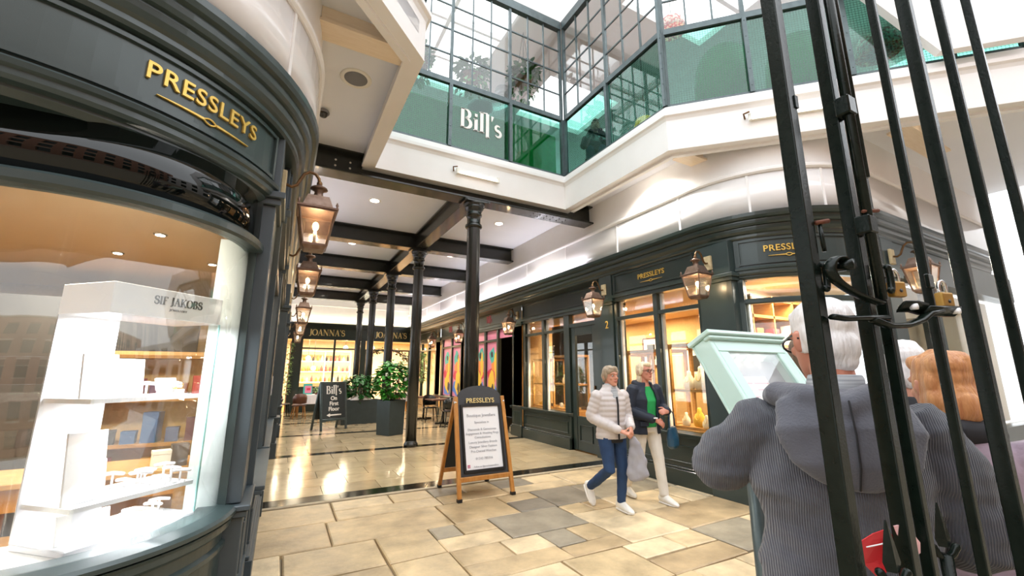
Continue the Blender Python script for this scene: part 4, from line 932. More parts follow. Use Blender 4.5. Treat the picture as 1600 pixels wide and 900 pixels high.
# goods in the right corner window
t = thing('display_table', 'white display table in the right corner window', 'table', (6.15, 3.0, .72)); obj('top', MB().cbox((0, 0, .42), (.9, .45, .03)), 'white_acrylic', t)
for a in (-.4, .4):
    for c in (-.18, .18): obj('leg', MB().cbox((a, c, .2), (.03, .03, .41)), 'white_acrylic', t)
t = thing('shelf_unit', 'tall oak shelf unit in the right corner window', 'shelf', (6.35, 3.6, .72))
for z in (.3, .75, 1.2, 1.6, 1.85): obj('shelf', MB().cbox((0, 0, z), (1.5, .3, .04)), 'oak', t)
for x in (-.74, -.25, .25, .74): obj('divider', MB().cbox((x, 0, .95), (.03, .3, 1.9)), 'oak', t)
for z in (1.02, 1.48, 1.94):
    for i in range(7): k = rs.choice([1, 2, 3, 4, 5, 0]); gift((5.75 + i * .19, 3.52, z), (rs.uniform(.1, .16), .12, rs.uniform(.14, .3)), k, '%s goods box on the %s oak shelf of the right corner window, %s' % (goods[k][1], {1.02: 'lower', 1.48: 'middle', 1.94: 'upper'}[z], ('left end', 'second', 'third', 'middle', 'fifth', 'sixth', 'right end')[i]))
for i, x in enumerate((5.9, 6.15, 6.4)): bust((x, 2.95, 1.155), 1., ('linen', 'white_acrylic', 'linen')[i], 'necklace bust on the white table in the right corner window, %s' % ('first', 'middle', 'last')[i], 0)

# ------------------------------------------------------------------ shop lettering
def gilt_sign(loc, lab, fn, size=.12, depth=.014):
    """raised gilt name with an underline and central loop; fn(u, v, w) -> world"""
    t = thing('shop_sign', lab, 'sign', loc)
    b = sans('PRESSLEYS', size, depth, spacing=1.08, offset=.0015); mx = max(abs(v[0]) for v in b.v)
    o = lambda m: [tuple(Vector(fn(*v)) - Vector(loc)) for v in m.v]
    b.v = o(b); obj('lettering', b, 'gold', t)
    k = MB(); z = -size * .52; h = mx * .82
    def ln(x0, x1, w0, w1):
        for i in range(6):
            a = x0 + (x1 - x0) * i / 6; c = x0 + (x1 - x0) * (i + 1) / 6; p = w0 + (w1 - w0) * i / 6; q = w0 + (w1 - w0) * (i + 1) / 6
            k.add([(a, z - p, -depth / 2), (c, z - q, -depth / 2), (c, z + q, -depth / 2), (a, z + p, -depth / 2), (a, z - p, depth / 2), (c, z - q, depth / 2), (c, z + q, depth / 2), (a, z + p, depth / 2)], [(0, 1, 2, 3), (4, 5, 6, 7), (0, 1, 5, 4), (1, 2, 6, 5), (2, 3, 7, 6), (3, 0, 4, 7)])
    ln(-h, -.04, .0015, .007); ln(.04, h, .007, .0015)
    for s in (1, -1): k.loft([(-.04 + .08 * i / 10, z + s * .018 * math.sin(PI * i / 10), 0) for i in range(11)], [.006] * 11, 6)
    k.v = o(k); obj('underline', k, 'gold', t); return t
def arc_fn(side, a_mid, z, off=-.012):
    def fn(u, v, w):
        _, cy, r0 = SIDE[side]; r = r0 + off + w + .008; a = rad(a_mid) + u / r0 if side == 'left' else rad(a_mid) - u / r0
        x = CX + r * math.cos(a); return (x if side == 'left' else MX - x, cy + r * math.sin(a), z + v)
    return fn
gilt_sign((-.63, 2.68, 3.1), 'large gilt shop name on the curved fascia at the left', arc_fn('left', -45, 3.08), .14)
gilt_sign((5.67, 2.68, 3.1), 'gilt shop name on the curved corner fascia behind the gate', arc_fn('right', -44, 3.08), .115)
gilt_sign((5.09, 4.73, 3.1), 'gilt shop name on the straight fascia above the sign window', lambda u, v, w: (PX('right', -.012 + .008 + w), 4.73 - u, 3.07 + v), .115)
gilt_sign((7.4, 2.35, 3.1), 'gilt shop name at the far right of the street front', lambda u, v, w: (7.7 + u, CY - R0 + .01 - w, 3.0 + v), .115)
t = thing('door_number', 'gilt number 2 on the dark green pilaster', 'number', (PX('right', .01), 5.8, 2.4)); b = serif('', 1); b = sans('2', .19, .01, sx=.9); b.xf(frame_at((PX('right', .006), 5.81, 2.33), (0, -1, 0))); obj('numeral', b, 'gold', t, world=True)
MT['pink_sign_l'] = mat('pink_lettering', '#e77f8d', .5)
for y, l in ((11.4, 'pink restaurant name on the dark fascia over the near pink windows'), (14.7, 'pink restaurant name on the dark fascia over the far pink windows')):
    t = thing('shop_sign', l, 'sign', (PX('right', -.3), y, 3.05)); b = serif("BilL's", .2, .008, .8); b.xf(frame_at((PX('right', -.305), y, 3.02), (0, -1, 0))); obj('lettering', b, 'pink_sign_l', t, world=True)

# pink art panels of the restaurant, each with its own painted shapes
art_cols = {k: mat('art_' + k, c, .5) for k, c in dict(teal='#3fb3a6', yellow='#f0c23a', blue='#4a7fd0', red='#d8344e', black='#1d1a22', green='#59b36a', orange='#ef8a3c').items()}
ra = random.Random(21)
def art_panel(win, bxf, ya, yc, lab_seed):
    bxf('pink_panel', -.1, -.088, ya, yc, .74, 2.44, 'pink', 0); bxf('pink_panel', -.1, -.088, ya, yc, 2.52, 2.77, 'pink', 0)
    w = yc - ya; X = PX('right', -.3 - .086)
    for k, (col, cy, cz, ry, rz_) in enumerate((('blue', .5, 1.0, .48, .26), ('red', .5, 1.5, .42, .2), (ra.choice(['teal', 'green']), ra.uniform(.4, .6), 2.05, .26, .24), ('yellow', ra.uniform(.3, .7), 1.2, .3, .38), ('black', ra.uniform(.4, .6), 2.08, .1, .1), ('orange', ra.uniform(.3, .7), 1.75, .22, .16), ('yellow', ra.uniform(.6, .8), 1.75, .12, .4), ('black', ra.uniform(.4, .7), 1.05, .12, .18))):
        n = 11; pts = []
        for i in range(n):
            a = 2 * PI * i / n; q = 1 + ra.uniform(-.25, .25); pts.append((max(-.49, min(.49, cy - .5 + ry * q * math.cos(a))) * w, max(.76, min(2.42, cz + rz_ * q * math.sin(a)))))
        m = MB(); m.prism_on(pts, (X - .0012 * k, (ya + yc) / 2, 0), (0, -1, 0), (0, 0, 1), -.003); obj('art_shape', m, art_cols[col], win, world=True)
for a, c in ((10.95, 11.68), (11.8, 12.6)): art_panel(bill1, bx3, a, c, 0)
for a, c in ((13.75, 14.6), (14.72, 15.6)): art_panel(bill2, bx4, a, c, 0)
bx3('pink_panel', -.1, -.088, 10.0, 10.85, 2.52, 2.77, 'pink', 0)
bw = struct('wall_restaurant', (7, 12, 0))
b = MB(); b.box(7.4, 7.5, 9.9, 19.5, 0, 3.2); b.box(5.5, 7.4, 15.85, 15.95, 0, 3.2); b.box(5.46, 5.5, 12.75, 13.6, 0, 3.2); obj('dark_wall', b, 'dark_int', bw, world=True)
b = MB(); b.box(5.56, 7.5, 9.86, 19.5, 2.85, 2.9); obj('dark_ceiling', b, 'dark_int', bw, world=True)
lamp('bar_lamp', 'POINT', (6.6, 10.6, 2.3), 12, WARM, .1)
t = thing('bar_counter', 'wooden bar counter inside the dark restaurant doorway', 'counter', (6.3, 10.65, 0)); obj('front', MB().box(-.05, .0, -.6, .6, 0, 1.05), 'wood_dark', t); obj('worktop', MB().box(-.1, .4, -.65, .65, 1.05, 1.1), 'wood_dark', t)
for i in range(5):
    t = thing('bottle', ORDW[i] + ' bottle along the bar counter inside the dark doorway, from the near end', 'bottle', (6.4, 10.3 + i * .14, 1.1), group='bottles on the bar counter'); b = MB(); b.lathe([(.035, 0), (.035, .18), (.013, .23), (.013, .3)], n=10); obj('body', b, gm[(0, 2, 4, 1, 5)[i]], t); b = MB(); b.lathe([(.015, .295), (.015, .32)], n=8); obj('cap', b, 'black_letter', t)
t = thing('door_post', 'tall pale carved post beside the restaurant doorway', 'post', (5.75, 10.35, 0)); b = MB(); b.loft([(0, 0, 0), (0, 0, 1.2), (0, 0, 1.8), (0, 0, 2.0)], [(.12, .1), (.12, .1), (.09, .08), (.04, .04)], 10, dome=False); obj('shaft', b, 'stone_plate', t); obj('foot', MB().cbox((0, 0, .06), (.3, .3, .12)), 'stone_plate', t)

# ------------------------------------------------------------------ lanterns
def make_lantern(lab):
    t = thing('wall_lantern', lab, 'lantern', (0, 0, 3.03), 0, 'copper wall lanterns')
    obj('backplate', MB().box(-.005, .03, -.055, .055, -.1, .1), 'stone_plate', t, bevel=.006)
    b = MB(); b.loft([(.03, 0, 0), (.07, 0, -.012), (.105, 0, .01), (.125, 0, .06), (.15, 0, .115), (.19, 0, .145), (.235, 0, .135), (.262, 0, .1), (.27, 0, .05)], [.013] * 9, 8); b.lathe([(.02, .03), (.022, .06), (.016, .075)], (.27, 0, 0), 10); obj('arm', b, 'brass', t)
    b = MB(); b.lathe([(.045, -.075), (.036, -.06), (.032, -.02), (.05, .0), (.068, .005), (.062, .018), (.03, .03), (.02, .045)], (.27, 0, 0), 14); obj('chimney', b, 'copper', t)
    def frus(h0, z0, h1, z1): return ([(.27 + sx * h, sy * h, z) for h, z in ((h0, z0), (h1, z1)) for sx, sy in ((-1, -1), (1, -1), (1, 1), (-1, 1))], [(3, 2, 1, 0), (4, 5, 6, 7)] + [(i, (i + 1) % 4, 4 + (i + 1) % 4, 4 + i) for i in range(4)])
    b = MB(); b.add(*frus(.112, -.175, .078, -.075)); b.add(*frus(.15, -.2, .15, -.185)); b.add(*frus(.145, -.185, .112, -.172)); rf_ = obj('roof', b, 'copper', t)
    for sx in (-1, 1):
        for sy in (-1, 1): k = MB(); k.lathe([(.012, 0), (.006, .012), (.012, .025), (.003, .05)], (.27 + sx * .138, sy * .138, -.186), 8); obj('finial', k, 'copper', rf_)
    b = MB()
    for sx, sy in ((-1, -1), (1, -1), (1, 1), (-1, 1)): b.beam((.27 + sx * .132, sy * .132, -.2), (.27 + sx * .085, sy * .085, -.49), .014, .014)
    for h, z in ((.134, -.205), (.087, -.485)):
        for a, c in (((-1, -1), (1, -1)), ((1, -1), (1, 1)), ((1, 1), (-1, 1)), ((-1, 1), (-1, -1))): b.beam((.27 + a[0] * h, a[1] * h, z), (.27 + c[0] * h, c[1] * h, z), .014, .016)
    b.add(*frus(.07, -.52, .092, -.49)); fr = obj('frame', b, 'copper', t)
    for sx, sy in ((-1, 0), (1, 0), (0, -1), (0, 1)):
        px, py = (-sy, sx); v = []
        for h, z in ((.13, -.21), (.086, -.48)):
            for s in (-1, 1): v.append((.27 + sx * h + px * s * (h - .01), sy * h + py * s * (h - .01), z))
        v2 = [(x - sx * .003, y - sy * .003, z) for x, y, z in v]
        k = MB(); k.add(v + v2, [(0, 1, 3, 2), (4, 6, 7, 5), (0, 2, 6, 4), (1, 5, 7, 3), (0, 4, 5, 1), (2, 3, 7, 6)]); obj('pane', k, 'glass_lamp', fr)
    b = MB(); b.lathe([(.014, -.46), (.014, -.36), (.01, -.355)], (.27, 0, 0), 8); obj('candle', b, 'white_plastic', t)
    b = MB(); b.ell((.27, 0, -.315), (.022, .022, .036), 10, 7); obj('bulb', b, 'bulb', t)
    return t
LL = [('left', 3.62, -.07, 'large copper lantern nearest the camera on the left pilasters'), ('left', 5.92, -.01, 'second copper lantern along the left pilasters'), ('left', 9.5, .09, 'third copper lantern along the left pilasters'), ('left', 12.55, .15, 'fourth copper lantern, small, on the left pilasters'), ('left', 15.6, .19, 'farthest copper lantern on the left, below the gilt end sign'),
      ('right', 3.66, .012, 'copper lantern on the right corner pilaster, above the mint board'), ('right', 5.83, .012, 'copper lantern on the pilaster numbered 2'), ('right', 9.62, -.29, 'copper lantern between shop window and restaurant doorway'), ('right', 13.15, -.29, 'copper lantern between the two pairs of pink windows, behind the first column'), ('right', 16.05, -.29, 'copper lantern beside the wreath at the far right')]
first = None
for side, y, off, lab in LL:
    x = PX(side, off + .012 if side == 'left' else off); rz = 0 if side == 'left' else PI
    if first is None: first = make_lantern(lab); o = first
    else: o = dup(first, label=lab)
    o.location = (x, y, 3.03); o.rotation_euler = (0, 0, rz)
    s = 1 if side == 'left' else -1
    lamp('lantern_lamp', 'POINT', (x + s * .27, y, 3.03 - .315), 7, WARM, .03)
o = dup(first, (6.86, CY - R0 - .06, 3.03), rad(-90), 'copper lantern on the street front, seen between the gate bars'); lamp('lantern_lamp', 'POINT', (6.86, CY - R0 - .33, 2.7), 7, WARM, .03)
t = struct('trim_20', (6.9, 2.4, 0)); 
for n, d in (('shaft', (6.7, 7.05, 2.33, 2.6, 0, 2.76)), ('capital', (6.66, 7.09, 2.29, 2.6, 2.76, 2.84)), ('frieze_block', (6.7, 7.05, 2.33, 2.6, 2.84, 3.28)), ('plinth', (6.66, 7.09, 2.29, 2.6, 0, .3))): obj(n, MB().box(*d), 'paint', t, world=True, bevel=.005)
t = struct('window_30', (8, 2.45, 0))
for n, d, m in (('fascia', (7.05, 12, 2.36, 2.6, 2.84, 3.28), 'paint'), ('stall_riser', (7.05, 12, 2.38, 2.6, 0, .7), 'paint'), ('pane', (7.15, 11.9, 2.46, 2.466, .72, 2.84), 'glass_shop'), ('mullion', (7.05, 7.15, 2.4, 2.6, .7, 2.84), 'paint'), ('mullion', (8.4, 8.5, 2.4, 2.6, .7, 2.84), 'paint'), ('glazing_bead', (8.5, 8.56, 2.47, 2.6, .7, 2.84), 'cream'), ('blind', (7.2, 11.8, 2.7, 2.72, .7, 2.84), 'cream_wall')): obj(n, MB().box(*d), m, t, world=True)
# cove strips on top of the cornices, washing the gloss panels with cool light
def cove(lab, p0, p1, power, col, em):
    p0 = Vector(p0); p1 = Vector(p1); t = thing('cove_strip', lab, 'light', p0, group='light strips above the cornices')
    obj('channel', MB().beam((0, 0, 0), p1 - p0, .03, .012), 'white_plastic', t); obj('diffuser', MB().beam((0, 0, .009), p1 - p0 + Vector((0, 0, .009)), .022, .006), em, t)
    m = (p0 + p1) / 2; L = (p1 - p0).length; u = (p1 - p0) / L
    lamp('cove_lamp', 'AREA', m + Vector((0, 0, .03)), power, col, L, rot=(PI, 0, math.atan2(u.y, u.x)), sy=.03)
MT['led_cool'] = emis('cool_led', '#dedcff', 1.2); MT['led_warm'] = emis('warm_led', '#ffe9b0', 1.4)
cove('cool white light strip on top of the right cornice', (4.955, 6.3, 3.592), (4.955, 19.3, 3.592), 16, (.9, .89, 1), 'led_cool')
cove('cool white light strip on top of the left cornice', (.1, 6.3, 3.592), (.1, 19.3, 3.592), 10, (.9, .89, 1), 'led_cool')
cove('warm light strip on top of the end cornice', (.3, 19.42, 3.615), (5.0, 19.42, 3.615), 14, (1, .9, .66), 'led_warm')
# buildings across the street, behind the camera
wo = struct('wall_opposite', (0, -9, 0))
MT['brick'] = mat('red_brick', '#a06f58', .85, c2='#a3735c', ns=12); MT['stone'] = mat('pale_stone', '#cfc6b6', .8, c2='#bdb3a2', ns=5)
b = MB(); b.box(-14, 16, -9.6, -9, 0, .9); b.box(-14, 16, -9.6, -9, 3.4, 4.3); b.box(-14, 16, -9.6, -9, 6.2, 7.2); b.box(-14, 16, -9.6, -9, 9.2, 10.2)
for i in range(13): x = -14 + i * 2.4; b.box(x, x + 1.1, -9.6, -9, .9, 3.4); b.box(x, x + 1.1, -9.6, -9, 4.3, 6.2); b.box(x, x + 1.1, -9.6, -9, 7.2, 9.2)
obj('brickwork', b, 'brick', wo, world=True)
for i in range(12): x = -12.9 + i * 2.4; b = MB(); b.box(x - .08, x + 1.38, -9.02, -8.94, 3.4, 3.62); b.box(x - .08, x + 1.38, -9.02, -8.92, .8, .9); b.box(x - .08, x + 1.38, -9.02, -8.94, 6.2, 6.4); obj('stone_lintel', b, 'stone', wo, world=True); obj('dark_pane', MB().box(x, x + 1.3, -9.4, -9.35, .9, 3.4).box(x, x + 1.3, -9.4, -9.35, 4.3, 6.2).box(x, x + 1.3, -9.4, -9.35, 7.2, 9.2), 'black_glass', wo, world=True)
obj('coping', MB().box(-14, 16, -9.7, -8.85, 10.2, 10.45), 'stone', wo, world=True)
for nm, x0, x1 in (('wall_added_east', 14, 14.6), ('wall_added_west', -12.6, -12)):  # unseen end walls, added to keep white sky out of paint reflections
    w = struct(nm, (x0, -3, 0)); xf = x0 - .06 if x0 > 0 else x1 - .02
    obj('render', MB().box(x0, x1, -9, 2.3, 0, 7.5), 'white', w, world=True)
    for i in range(4):
        for z0 in (.9, 4.3): y = -8.2 + i * 2.7; obj('dark_pane', MB().box(xf, xf + .08, y, y + 1.3, z0, z0 + 2.0), 'black_glass', w, world=True); obj('stone_lintel', MB().box(xf - .03, xf + .11, y - .1, y + 1.4, z0 + 2.0, z0 + 2.2), 'stone', w, world=True)
# ------------------------------------------------------------------ end wall shop
JY = 19.5
wb = struct('wall_back', (2.6, JY, 0))
b = MB(); b.box(-.3, 5.6, JY, JY + .2, 3.55, ZC); obj('upper_wall', b, 'white', wb, world=True)
b = MB(); b.box(-.3, 5.6, JY - .06, JY + .02, 4.35, 4.45); obj('picture_rail', b, 'white', wb, world=True)
js = struct('window_60', (2.6, JY, 0))
def jb(name, d, m='paint_dark', bev=.006): return obj(name, MB().box(*d), m, js, world=True, bevel=bev)
for i, (z0, z1, o) in enumerate(((3.42, 3.47, .06), (3.47, 3.53, .1), (3.53, 3.6, .14))): jb('cornice', (-.1, 5.5, JY - o, JY + .1, z0, z1))
jb('fascia', (-.1, 5.5, JY - .02, JY + .1, 2.98, 3.42)); jb('moulding', (-.1, 5.5, JY - .05, JY + .1, 2.92, 2.98)); jb('moulding', (-.1, 5.5, JY - .04, JY + .02, 3.38, 3.42))
for x0, x1 in ((.3, .72), (2.92, 3.2), (5.2, 5.5)): jb('pilaster', (x0, x1, JY - .06, JY + .1, 0, 2.92))
for x0, x1 in ((.72, 1.9), (1.98, 2.92)):
    jb('stall_riser', (x0, x1, JY - .02, JY + .1, 0, .95)); jb('sill', (x0, x1, JY - .06, JY + .1, .95, 1.0))
    jb('transom', (x0, x1, JY - .02, JY + .06, 2.52, 2.58)); jb('pane', (x0, x1, JY + .03, JY + .035, 1.0, 2.52), 'glass', 0); jb('pane', (x0, x1, JY + .03, JY + .035, 2.58, 2.92), 'glass', 0)
jb('mullion', (1.9, 1.98, JY - .03, JY + .08, 0, 2.92))
jb('door_leaf', (3.2, 3.28, JY, JY + .06, 0, 2.5)); jb('door_leaf', (5.12, 5.2, JY, JY + .06, 0, 2.5)); jb('transom', (3.2, 5.2, JY - .02, JY + .06, 2.5, 2.56)); jb('pane', (3.2, 5.2, JY + .03, JY + .035, 2.56, 2.92), 'glass', 0)
for x, l in ((1.62, 'gilt shop name over the bright left end window'), (4.3, 'gilt shop name over the garlanded end doorway, partly behind columns')):
    t = thing('shop_sign', l, 'sign', (x, JY - .03, 3.2)); b = serif("JOANNA'S", .255, .02, 1.0); b.xf(frame_at((0, 0, -.11), (1, 0, 0))); obj('lettering', b, 'gold_flat', t)
ji = struct('wall_end_shop', (2.6, 24, 0))
obj('plaster', MB().box(-2, 8, 24, 24.1, 0, 3.2).box(-2, -1.9, 19.7, 24, 0, 3.2).box(7.9, 8, 19.7, 24, 0, 3.2), 'cream_wall', ji, world=True)
obj('shop_ceiling', MB().box(-2, 8, 19.6, 24.1, 3.15, 3.2), 'cream_wall', ji, world=True); obj('shop_boards', MB().box(-2, 8, 19.6, 24.1, -.02, .005), 'oak', ji, world=True)
for x in (.6, 2.8, 5.2): lamp('end_shop_lamp', 'AREA', (x, 21.4, 3.1), 130, (1, .84, .6), 1.2)
for i, (x, z) in enumerate(((1.05, 2.2), (1.3, 1.75), (2.6, 2.7), (3.8, 2.72), (4.6, 2.7))):
    t = thing('globe_lamp', ['globe lamp glowing high in the left end window', 'globe lamp glowing low in the left end window', 'globe lamp behind the narrow end window', 'globe lamp above the garland, left', 'globe lamp above the garland, right'][i], 'lamp', (x, 21.2, z), group='globe lamps in the end shop')
    obj('globe', MB().ell((0, 0, 0), (.1, .1, .1), 14, 9), 'bulb_soft', t); obj('cord', MB().cyl((0, 0, .1), (0, 0, 3.15 - z), .008, n=5), 'rubber', t)
su = thing('shelf_unit', 'white shelf unit of bottles inside the left end window', 'shelf', (1.9, 23.2, 0))
for z in (.6, 1.1, 1.6, 2.1, 2.6): obj('shelf', MB().cbox((0, 0, z), (2.4, .35, .04)), 'white', su)
for x in (-1.2, 0, 1.2): obj('side_panel', MB().cbox((x, 0, 1.3), (.04, .35, 2.6)), 'white', su)
rb = random.Random(8); kk = 0
for z, nm in ((1.12, 'second'), (1.62, 'third'), (2.12, 'fourth')):
    for i in range(12):
        x = .78 + i * .2
        if abs(x - 1.9) < .06: continue
        kk += 1; t = thing('bottle', '%s bottle from the left on the %s shelf in the end window' % (ORDW[i], nm), 'bottle', (x, 23.15, z), group='bottles in the end shop')
        h = rb.uniform(.2, .34); b = MB(); b.lathe([(.05, 0), (.05, h * .6), (.02, h * .78), (.02, h)], n=8); obj('body', b, gm[rb.choice([1, 3, 4, 5, 0])], t); b = MB(); b.lathe([(.022, h - .01), (.022, h + .02)], n=8); obj('cap', b, 'gold_flat', t)
t = thing('garland', 'leafy garland arched over the end doorway', 'garland', (4.2, 19.9, 2.3))
f = MB()
for i in range(13):
    a = PI * (.08 + .84 * i / 12); q = leaf_cloud((1.0 * math.cos(a), 0, -.35 + .62 * math.sin(a)), (.13, .1, .12), 26, .13, 60 + i); f.add_raw(q.v, q.f, q.sm)
obj('foliage', f.mesh('foliage', 'leaf_dark', recalc=False), None, t, kind='stuff')
b = MB(); b.loft([(1.0 * math.cos(PI * (.05 + .9 * i / 14)), 0, -.35 + .62 * math.sin(PI * (.05 + .9 * i / 14))) for i in range(15)], [.03] * 15, 6); obj('branch', b, 'wood_dark', t)
t = thing('wreath', 'long dried leaf wreath in the right window beyond the pink panels', 'wreath', (PX('right', -.24), 17.9, 1.75)); f = MB()
for i in range(16):
    a = 2 * PI * i / 16; q = leaf_cloud((0, .3 * math.cos(a), .55 * math.sin(a)), (.07, .11, .11), 22, .12, 90 + i); f.add_raw(q.v, q.f, q.sm)
obj('foliage', f.mesh('foliage', 'leaf_pale', recalc=False), None, t, kind='stuff'); b = MB(); b.loft([(0, .3 * math.cos(2 * PI * i / 20), .55 * math.sin(2 * PI * i / 20)) for i in range(21)], [.025] * 21, 6); obj('hoop', b, 'wood_dark', t)
lamp('restaurant_lamp', 'AREA', (6.4, 17.8, 2.8), 70, WARM, .8)
t = thing('climber', 'dried climbing plant on the left end pilaster', 'plant', (.28, 19.3, 0)); f = MB()
for i in range(12): q = leaf_cloud((0, 0, .8 + i * .17), (.09, .06, .12), 16, .11, 130 + i); f.add_raw(q.v, q.f, q.sm)
obj('foliage', f.mesh('foliage', 'leaf_pale', recalc=False), None, t, kind='stuff'); obj('stem', MB().cyl((0, 0, 0), (0, .05, 2.8), .015, n=6), 'wood_dark', t)

# ------------------------------------------------------------------ arcade furniture
def dining_table(x, y, rz, lab, w=.8, d=.7, cloth=True):
    t = thing('dining_table', lab, 'table', (x, y, 0), rz)
    obj('tabletop', MB().cbox((0, 0, .735), (w, d, .03)), 'wood_dark', t)
    if cloth:
        for a in (-1, 1):
            for c in (-1, 1): obj('leg', MB().cbox((a * (w / 2 - .06), c * (d / 2 - .06), .36), (.04, .04, .72)), 'pine', t)
        k = tag(obj('tablecloth', None or cloth_mesh(w, d), 'cloth'), lab.replace('table', 'cloth on table', 1) if False else 'white cloth draped over the ' + lab, 'tablecloth'); k.location = (x, y, .752); k.rotation_euler = (0, 0, rz)
    else:
        obj('stem', MB().cyl((0, 0, .04), (0, 0, .72), .035, n=8), 'iron', t)
        for a in (0, PI / 2): obj('foot', MB().cbox((0, 0, .025), (.55, .07, .05), a), 'iron', t)
    return t
def cloth_mesh(w, d, drop=.3):
    b = MB(); n = 10; hw, hd = w / 2 + .012, d / 2 + .012; ring = []
    for (x0, y0), (x1, y1) in (((-hw, -hd), (hw, -hd)), ((hw, -hd), (hw, hd)), ((hw, hd), (-hw, hd)), ((-hw, hd), (-hw, -hd))):
        for i in range(n): ring.append((x0 + (x1 - x0) * i / n, y0 + (y1 - y0) * i / n, i))
    k = len(ring); v = []
    for lv, (z, e) in enumerate(((.012, 0), (0, .006), (-drop * .5, .02), (-drop, .035))):
        for x, y, i in ring:
            c = math.cos(2 * PI * i / n); cor = 1.5 if i == 0 else 1
            s = e * (1 + .7 * math.cos(2 * PI * i / n * 2)) * cor; L = math.hypot(x, y); v.append((x + x / L * s, y + y / L * s, z - (.1 * (1 if i == 0 else .25 if i in (1, n - 1) else 0) * (lv / 3))))
    f = [tuple(range(k))]
    for l in range(3):
        for i in range(k): f.append((l * k + i, l * k + (i + 1) % k, (l + 1) * k + (i + 1) % k, (l + 1) * k + i))
    b.add(v, f, False); return b
def dining_chair(x, y, rz, lab, m='wood_dark', legm='pine'):
    t = thing('dining_chair', lab, 'chair', (x, y, 0), rz)
    obj('seat', MB().loft([(0, -.2, .45), (0, 0, .44), (0, .2, .45)], [(.21, .025), (.23, .025), (.2, .025)], 14, side=(1, 0, 0)), m, t)
    v = []; f = []; n = 12
    for i in range(n + 1):
        a = rad(200 + 140 * i / n) ; c, s = math.cos(a), math.sin(a); e = abs(i - n / 2) / (n / 2)
        zt = .84 - .12 * e ** 3
        for r, z in ((.235, .5 + .02 * e), (.245, .68), (.24, zt), (.222, zt), (.225, .68), (.215, .5 + .02 * e)): v.append((r * c, r * s * .95, z))
    for i in range(n):
        for j in range(6): f.append((i * 6 + j, i * 6 + (j + 1) % 6, (i + 1) * 6 + (j + 1) % 6, (i + 1) * 6 + j))
    f += [tuple(range(6)), tuple(range(n * 6 + 5, n * 6 - 1, -1))]
    b = MB(); b.add(v, f, True); obj('backrest', b, m, t)
    for sx in (-1, 1):
        for sy in (-1, 1): obj('leg', MB().cyl((sx * .15, sy * .14, .44), (sx * .2, sy * .2, 0), .02, .014, 8), legm, t)
    return t
dining_table(1.05, 17.6, rad(2), 'left table beside the brown chair', .9, .8)
dining_table(2.05, 17.75, rad(2), 'second table behind the small black board', .7, .8)
dining_chair(.68, 16.75, rad(8), 'brown shell-backed chair pulled up to the left white table')
dining_chair(.2, 17.7, rad(-80), 'dark chair against the wall beside the left white table', 'dark_int', 'iron')
dining_chair(3.85, 16.4, rad(20), 'dusky pink shell-backed chair to the right of the second column', 'chair_pink')
dining_table(4.45, 14.6, rad(4), 'dark wooden table in front of the far pink windows', 1.1, .7, False)
dining_table(4.6, 13.0, rad(4), 'dark wooden table behind the white boutique board', 1.0, .7, False)
dining_table(4.3, 17.4, rad(4), 'white table beyond the dusky pink chair', .9, .8)
dining_chair(4.4, 13.75, rad(180), 'black chair between the two dark wooden tables', 'iron', 'iron'); dining_chair(4.5, 12.2, rad(0), 'black chair on the near side of the dark wooden table', 'iron', 'iron')
t = thing('table_card', 'small pink and turquoise poster standing on the left white table', 'card', (.95, 17.45, .765), rad(5)); obj('board', MB().cbox((0, 0, .2), (.3, .015, .38), M=Matrix.Rotation(-.15, 3, 'X')), art_cols['teal'], t); obj('print', MB().cbox((.01, -.012, .19), (.22, .006, .26), M=Matrix.Rotation(-.15, 3, 'X')), 'pink', t); obj('print_spot', MB().cbox((.02, -.016, .2), (.12, .006, .08), M=Matrix.Rotation(-.15, 3, 'X')), art_cols['red'], t)
t = thing('flower_pot', 'little potted plant on the left white table', 'plant', (1.25, 17.5, .765)); b = MB(); b.lathe([(.05, 0), (.065, .1), (.055, .1)], n=12); obj('pot', b, 'chair_pink', t); f = leaf_cloud((0, 0, .17), (.1, .1, .09), 60, .09, 77); obj('foliage', f.mesh('foliage', 'leaf_pale', recalc=False), None, t, kind='stuff')

def planter(x, y, rz, w, d, h, lab, ph, seed, n, flowers, lab_m='leaf', r=None):
    t = thing('planter', lab, 'planter', (x, y, 0), rz)
    b = MB(); k = .92; v = []
    for z, s in ((0, k), (h, 1), (h, .92), (h - .05, .9)): v += [(sx * w / 2 * s, sy * d / 2 * s, z) for sx, sy in ((-1, -1), (1, -1), (1, 1), (-1, 1))]
    f = [(3, 2, 1, 0), (12, 13, 14, 15)] + [(l * 4 + i, l * 4 + (i + 1) % 4, l * 4 + 4 + (i + 1) % 4, l * 4 + 4 + i) for l in range(3) for i in range(4)]
    b.add(v, f); obj('pot', b, 'planter', t, bevel=.008)
    r = r or (w * .62, d * .62)
    f = leaf_cloud((0, 0, h + ph * .5), (r[0], r[1], ph * .52), n, .17, seed); o = obj('foliage', f.mesh('foliage', lab_m, recalc=False), None, t, kind='stuff')
    for i in range(5):
        a = 2 * PI * i / 5; obj('stem', MB().cyl((.06 * math.cos(a), .06 * math.sin(a), h - .06), (r[0] * .5 * math.cos(a), r[1] * .5 * math.sin(a), h + ph * .6), .012, n=6), 'wood_dark', t)
    rg = random.Random(seed)
    for i in range(flowers):
        a = rg.uniform(-PI, 0); q = Vector((r[0] * .95 * math.cos(a), r[1] * .95 * math.sin(a), h + ph * rg.uniform(.15, .7)))
        k = MB()
        for j in range(5): k.ell(q + Vector((.03 * math.cos(j * 1.257), 0, .03 * math.sin(j * 1.257))), (.025, .012, .025), 6, 4)
        obj('flower', k, 'flower', t)
    return t
